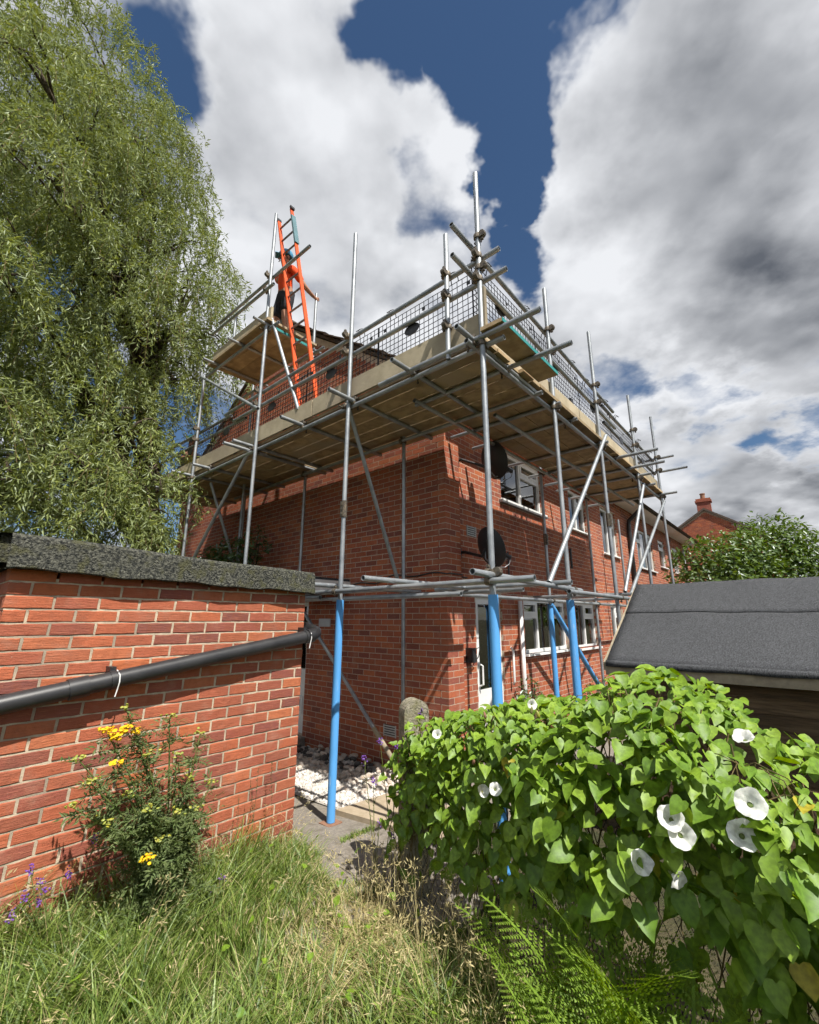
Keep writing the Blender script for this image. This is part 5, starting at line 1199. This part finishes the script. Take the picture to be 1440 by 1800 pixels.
x, y, ta_, TX = gx_[_ok], gy_[_ok], ta_[_ok], TX[_ok]; n = len(x); u_ = _dx[_ok]*R.x+_dy[_ok]*R.y; o_ = _o[_ok]; fo = _fo[_ok]; tsz = rng.uniform(.55, 1.35, len(cx_))[TX]; tdir = rng.uniform(0, 6.28, len(cx_))[TX]
patch = np.sin(x*3.1+1)*np.sin(y*2.7)+.5*np.sin(x*7.3-y*5.1)
dd = np.exp(-(((x-dryc.x)/.42)**2+((y-dryc.y)/.62)**2))
h = (.15+.20*rng.uniform(0, 1, n)**2+.06*patch)*(1-.45*dd); h += .20*np.exp(-(o_/.30)**2)*rng.uniform(.2, 1, n)+.10*np.exp(-(fo/.25)**2); h += .14*np.exp(-(((u_-.08)/.32)**2+((o_-.22)/.30)**2))
offw_ = -((x-H.x)*R.x+(y-H.y)*R.y); lw_ = (x-H.x)*L.x+(y-H.y)*L.y; h = h*tsz*rng.uniform(.55, 1.15, n); h = h*(1-.62*np.clip((.95-lw_)/.5, 0, 1)*np.clip((2.6-offw_)/.5, 0, 1)); h = h.clip(.05, .5)
ld = np.stack([.8*np.cos(ta_)+.7*np.cos(tdir), .8*np.sin(ta_)+.7*np.sin(tdir), np.zeros(n)], 1)+rng.normal(0, .25, (n, 3))*[1, 1, 0]; ld = unit(ld)
lean = (.35+.35*rng.uniform(0, 1, n)+.35*dd+.2*patch).clip(.15, 1.15)
base = np.stack([x, y, gzn(x, y)-.005], 1); isdry = rng.uniform(0, 1, n) < (.10+.72*dd+.10*np.exp(-(fo/.4)**2))
blades('grass', base[~isdry], h[~isdry], ld[~isdry], lean[~isdry], rng.uniform(.0016, .0062, (~isdry).sum()), 'grass_green', 'long green grass between the outbuilding and the fence')
blades('dry_grass', base[isdry], h[isdry]*.9, ld[isdry], lean[isdry]*1.1, rng.uniform(.0014, .0036, isdry.sum()), 'grass_dry', 'straw-coloured dead grass flattened along the trodden track')
# seeding stalks with heads
x, y, u_, o_, fo, fu = sample(2600); sel = rng.uniform(0, 1, len(x)) < (.05+.9*np.exp(-(((fo-.3)/.30)**2))*(fu > .0)*(fu < 1.5)+.18*np.exp(-(o_/.3)**2))
x, y = x[sel], y[sel]; n = len(x); h = rng.uniform(.26, .55, n); a = rng.uniform(0, 6.28, n); ld = np.stack([np.cos(a), np.sin(a), 0*a], 1); lean = rng.uniform(.2, .7, n); b = np.stack([x, y, gzn(x, y)], 1)
blades('seed_stalks', b, h, ld, lean, np.full(n, .0013), 'grass_dry', 'thin straw grass stalks standing along the fence')
tip = b+np.stack([0*h, 0*h, h*(1-.45*lean)], 1)+ld*(h*lean)[:, None]; k = 9; PP_ = np.repeat(tip, k, 0)+rng.normal(0, .012, (n*k, 3))+np.repeat(ld, k, 0)*rng.uniform(-.05, .02, (n*k, 1)); Yd = unit(np.repeat(ld, k, 0)*.6+np.array([0, 0, .35])+rng.normal(0, .3, (n*k, 3)))
X, Y, Zv = frames(rng.normal(size=(n*k, 3)), Yd); v, f = scatter(NARROW_V, NARROW_F, PP_, X, Y, Zv, rng.uniform(.016, .032, n*k)); tag(np_mesh('seed_heads', v, f, 'grass_dry', kind='stuff'), 'pale feathery seed heads on the dry grass')
# ground-cover leaves in the turf
x, y, u_, o_, fo, fu = sample(420); sel = rng.uniform(0, 1, len(x)) < (.25+.75*np.exp(-(fo/.35)**2)); x, y = x[sel], y[sel]; n = len(x)
P = np.stack([x, y, gzn(x, y)+rng.uniform(.05, .24, n)], 1); X, Y, Zv = frames(unit(np.array([0, -.2, 1.])+rng.normal(0, .4, (n, 3))), rng.normal(size=(n, 3))); v, f = scatter(HEART_V, HEART_F, P, X, Y, Zv, rng.uniform(.02, .05, n)); tag(np_mesh('ground_cover', v, f, 'bindweed_mass', kind='stuff'), 'scattered young green leaves low in the grass')
# moss and weeds in the path joint
jx = [onG(x_, y_, .06) for x_, y_ in ((600, 1492), (640, 1470), (660, 1462), (620, 1482))]
pts = [];
for _ in range(260):
    t = random.random(); p = jx[0].lerp(jx[2], t)+V((random.gauss(0, .02), random.gauss(0, .02), 0)); pts.append((p.x, p.y, gz(p.x, p.y)+.01))
n = len(pts); a = rng.uniform(0, 6.28, n); blades('path_weeds', np.array(pts), rng.uniform(.02, .06, n), np.stack([np.cos(a), np.sin(a), 0*a], 1), rng.uniform(.3, .9, n), rng.uniform(.002, .004, n), 'grass_green', 'tufts of weed growing in the joint of the path')

# ------------------------------------------------------------------ ragwort
def on_gar(x, y, off): return hit(x, y, WG(0, off, 0), L)
rb = on_gar(285, 1610, .34); rb.z = gz(rb.x, rb.y)
rag = empty('ragwort_plant', rb, 'tall bushy ragwort with yellow flowers against the outbuilding wall', 'plant')
TIPS = [(222, 1248, .30), (188, 1288, .34), (140, 1338, .40), (298, 1262, .30), (352, 1290, .22), (310, 1330, .38), (372, 1378, .24), (258, 1330, .42), (205, 1345, .44), (160, 1378, .46), (128, 1418, .40), (330, 1368, .36), (262, 1425, .5), (225, 1400, .44), (310, 1430, .46), (345, 1425, .34), (190, 1450, .48), (262, 1512, .52), (240, 1290, .34), (280, 1480, .5), (170, 1440, .3), (330, 1480, .42)]
sm = MB(); LP, LD, hub = [], [], rb+Z*.25
for i, (x, y, off) in enumerate(TIPS):
    t_ = on_gar(x, y, off); b_ = rb+V((random.uniform(-.07, .07), random.uniform(-.07, .07), 0)); mid = b_.lerp(t_, .5); mid = V((rb.x*.45+mid.x*.55, rb.y*.45+mid.y*.55, mid.z))
    pts = [b_, b_.lerp(mid, .5)+V((0, 0, .02)), mid, mid.lerp(t_, .55)+V((0, 0, .025)), t_]; sm.path(pts, [.0075, .007, .006, .0045, .003], 6)
    for k in range(60):
        s = random.uniform(.16, 1.0); j = min(3, int(s*4)); q = pts[j].lerp(pts[j+1], s*4-j); a = random.uniform(0, 6.28); LP.append(q); LD.append((math.cos(a), math.sin(a), random.uniform(-.25, .7)))
    yellow = i in (0, 8, 17, 1) and i != 0 or i in (18,)
    head = MB(); nb = 16 if (i in (8, 18, 17, 1)) else 9
    for k in range(nb):
        c_ = t_+V((random.gauss(0, .018), random.gauss(0, .018), random.gauss(0, .008)+.01)); head.lathe(c_, V((random.gauss(0, .3), random.gauss(0, .3)-.2, 1)), [(.002, -.008), (.005, 0), (.0095, .004), (.004, .007)], 6)
    head.obj('flower_cluster', 'yellow_flower' if i in (1, 8, 17, 18) else 'ragwort_bud', rag, kind='stuff')
    if i in (18, 1):
        head = MB()
        for k in range(26):
            c_ = on_gar(218 if i == 18 else 203, 1284 if i == 18 else 1295, .36)+V((random.gauss(0, .013), random.gauss(0, .013), random.gauss(0, .012))); head.lathe(c_, V((random.gauss(0, .3), -.3, 1)), [(.002, -.008), (.006, 0), (.0125, .004), (.004, .008)], 7)
        head.obj('flower_cluster', 'yellow_flower', rag, kind='stuff')
sm.obj('stem', 'stem_green', rag)
for _ in range(420):      # lower foliage
    a = random.uniform(0, 6.28); r_ = abs(random.gauss(0, .13)); z_ = random.uniform(.1, .62); LP.append(rb+V((r_*math.cos(a), r_*math.sin(a), z_))); LD.append((math.cos(a), math.sin(a), random.uniform(-.7, .4)))
LP = np.array([tuple(p) for p in LP]); LD = unit(np.array(LD)); n = len(LP); ll = rng.uniform(.05, .10, n)
Xl, Yl, Zl = frames(unit(np.array([0, 0, 1.])+rng.normal(0, .45, (n, 3))), LD); vv, ff, off = [], [], 0
for k in range(11):      # leaflets of the deeply cut leaf
    s = (k//2)/5.5; sd_ = 1 if k % 2 else -1
    q = LP+Yl*(ll*s)[:, None]-Zl*(ll*.25*s*s)[:, None]; d_ = Yl*.75+Xl*sd_*(.9 if k < 10 else .1)+rng.normal(0, .25, (n, 3))
    Xa, Ya, Za = frames(Zl+rng.normal(0, .3, (n, 3)), unit(d_)); tv = [(0, 0, 0), (.13, .45, .03), (0, 1, -.08), (-.13, .45, .03)]; v, f = scatter(tv, NARROW_F, q, Xa, Ya, Za, ll*rng.uniform(.34, .55, n)); vv.append(v); ff.append(f+off); off += len(v)
np_mesh('foliage', np.concatenate(vv), np.concatenate(ff), 'ragwort_leaf', rag)

# ------------------------------------------------------------------ purple verbena-like stems
def purple(foot, tips_, label, h_side):
    e = empty('purple_wildflower', foot, label, 'flower', 'purple wildflowers'); mb = MB(); lf = []
    for t_ in tips_:
        m_ = foot.lerp(t_, .55)+V((random.uniform(-.02, .02), 0, .02)); mb.path([foot, m_, t_], [.0035, .0028, .0018], 5)
        for k in range(14):
            s = random.uniform(.1, .95); q = foot.lerp(m_, s/.55) if s < .55 else m_.lerp(t_, (s-.55)/.45); a = random.uniform(0, 6.28); lf.append((q, a))
        fl = MB()
        for k in range(20):
            c_ = t_+V((random.gauss(0, .009), random.gauss(0, .009), random.gauss(-.008, .014))); fl.lathe(c_, V((random.gauss(0, 1), random.gauss(0, 1), random.gauss(0, 1))), [(.001, -.003), (.0055, 0), (.001, .003)], 5)
        fl.obj('flower_head', 'purple_flower', e)
    for q, a in lf: d_ = V((math.cos(a), math.sin(a), .5)); w_ = V((-math.sin(a), math.cos(a), 0))*.004; mb.add([q, q+d_*.018+w_, q+d_*.042, q+d_*.018-w_], [(0, 1, 2, 3)])
    mb.obj('stem', 'stem_green', e)
def onv(x, y, fwd_): return hit(x, y, (0, fwd_, 0), V((0, 1, 0)))
pf = onG(665, 1590, .09); purple(pf, [onv(657, 1372, pf.y), onv(700, 1385, pf.y), onv(640, 1332, pf.y), onv(668, 1440, pf.y), onv(690, 1465, pf.y)], 'spindly purple wildflower in front of the concrete path', 0)
pf = WF(-.05, .12, 0); pf.z = gz(pf.x, pf.y); purple(pf, [onv(717, 1246, pf.y), onv(738, 1250, pf.y), onv(695, 1310, pf.y), onv(668, 1302, pf.y), onv(728, 1265, pf.y)], 'purple wildflower beside the round-topped concrete post', 0)
pf = on_gar(95, 1640, .25); pf.z = gz(pf.x, pf.y); purple(pf, [on_gar(x, y, .2) for x, y in ((53, 1527), (70, 1550), (78, 1565), (122, 1535), (68, 1585), (20, 1610), (46, 1572), (170, 1470))], 'purple wildflowers at the foot of the outbuilding wall beside the ragwort', 0)
pf = on_gar(395, 1600, .35); pf.z = gz(pf.x, pf.y); purple(pf, [on_gar(390, 1542, .35), on_gar(368, 1560, .35), on_gar(400, 1585, .35)], 'low purple wildflower in the grass right of the ragwort', 0)
# dry dock stems by the outbuilding corner
e = empty('dead_weed', (on_gar(430, 1500, .15).x, on_gar(430, 1500, .15).y, .1), 'brown dead weed stems in front of the outbuilding wall', 'weed'); mb = MB()
for (x0, y0, x1, y1) in ((430, 1520, 455, 1350), (478, 1450, 478, 1340), (455, 1480, 440, 1370), (410, 1500, 420, 1400)):
    a_, b_ = on_gar(x0, y0, .16), on_gar(x1, y1, .12); a_.z = .1; mb.path([a_, a_.lerp(b_, .5)+R*.015, b_], [.003, .0009, .0014], 5)
    for k in range(22): q = a_.lerp(b_, random.uniform(.55, 1)); mb.lathe(q+V((random.gauss(0, .006), random.gauss(0, .006), 0)), Z, [(.001, -.005), (.0035, 0), (.001, .006)], 5)
mb.obj('stem', 'twig', e)

# ------------------------------------------------------------------ cobbles along the gable
def cobble_mesh(seed, mat):
    r_ = np.random.default_rng(seed); mb = MB(); prof = [(math.sin(math.pi*k/6)+.001, -math.cos(math.pi*k/6)) for k in range(7)]; mb.lathe((0, 0, 0), Z, prof, 9)
    for p in mb.v: p.x *= 1+.18*math.sin(p.y*3+seed); p.y *= .8+.1*math.sin(p.x*2+seed); p.z *= .62; p += V(tuple(r_.normal(0, .045, 3)))
    me = bpy.data.meshes.new('cobble'); me.from_pydata([tuple(p) for p in mb.v], [], mb.f); me.materials.append(MATS[mat]); me.polygons.foreach_set('use_smooth', [True]*len(me.polygons)); return me
CM = [cobble_mesh(k, 'cobble') for k in range(5)]; CDk = [cobble_mesh(k+9, 'cobble_dark') for k in range(3)]
for i in range(230):
    l_ = random.uniform(.42, 2.6); o_ = random.uniform(.04, .62) if random.random() < .8 else random.uniform(.1, 1.0); dk = o_ < .42 and l_ > 1.0 and random.random() < .5
    p = PL(l_, o_, 0); s_ = random.uniform(.028, .055); hgt = .10*max(0, 1-o_/.7); o = bpy.data.objects.new('cobblestone', random.choice(CDk if dk else CM)); col.objects.link(o)
    o.location = (p.x, p.y, gz(p.x, p.y)+.02+s_*.35+hgt*random.random()); o.scale = (s_*random.uniform(.9, 1.4), s_, s_); o.rotation_euler = (random.uniform(-.4, .4), random.uniform(-.4, .4), random.uniform(0, 6.28))
    tag(o, 'dark grey rounded cobble in the bed against the gable wall' if dk else 'pale rounded cobble in the white gravel against the gable wall', 'stone', 'dark cobbles' if dk else 'pale cobbles')
n = 5200; l_ = rng.uniform(.42, 4.9, n); o_ = rng.uniform(.02, 1.2, n); l_[:3800] = rng.uniform(.42, 2.4, 3800); bx = []
for a, b in zip(l_, o_):
    p = PL(a, b, 0); s_ = random.uniform(.006, .016); q = Quaternion((random.gauss(0, 1), random.gauss(0, 1), random.gauss(0, 1), random.gauss(0, 1))).normalized().to_matrix()
    bx.append(((p.x, p.y, gz(p.x, p.y)+.026+s_*.3), tuple(q.col[0]*s_*1.3), tuple(q.col[1]*s_), tuple(q.col[2]*s_*.8)))
o = field_mesh('gravel', bx, 'gravel_chip' if 'gravel_chip' in MATS else 'cobble_chip' if 'cobble_chip' in MATS else None, None)
pmat('gravel_chip', (.68, .65, .61), (.50, .46, .41), 20, .9, rand='island'); o.data.materials.append(MATS['gravel_chip']); tag(o, 'white gravel chippings strewn along the gable wall')
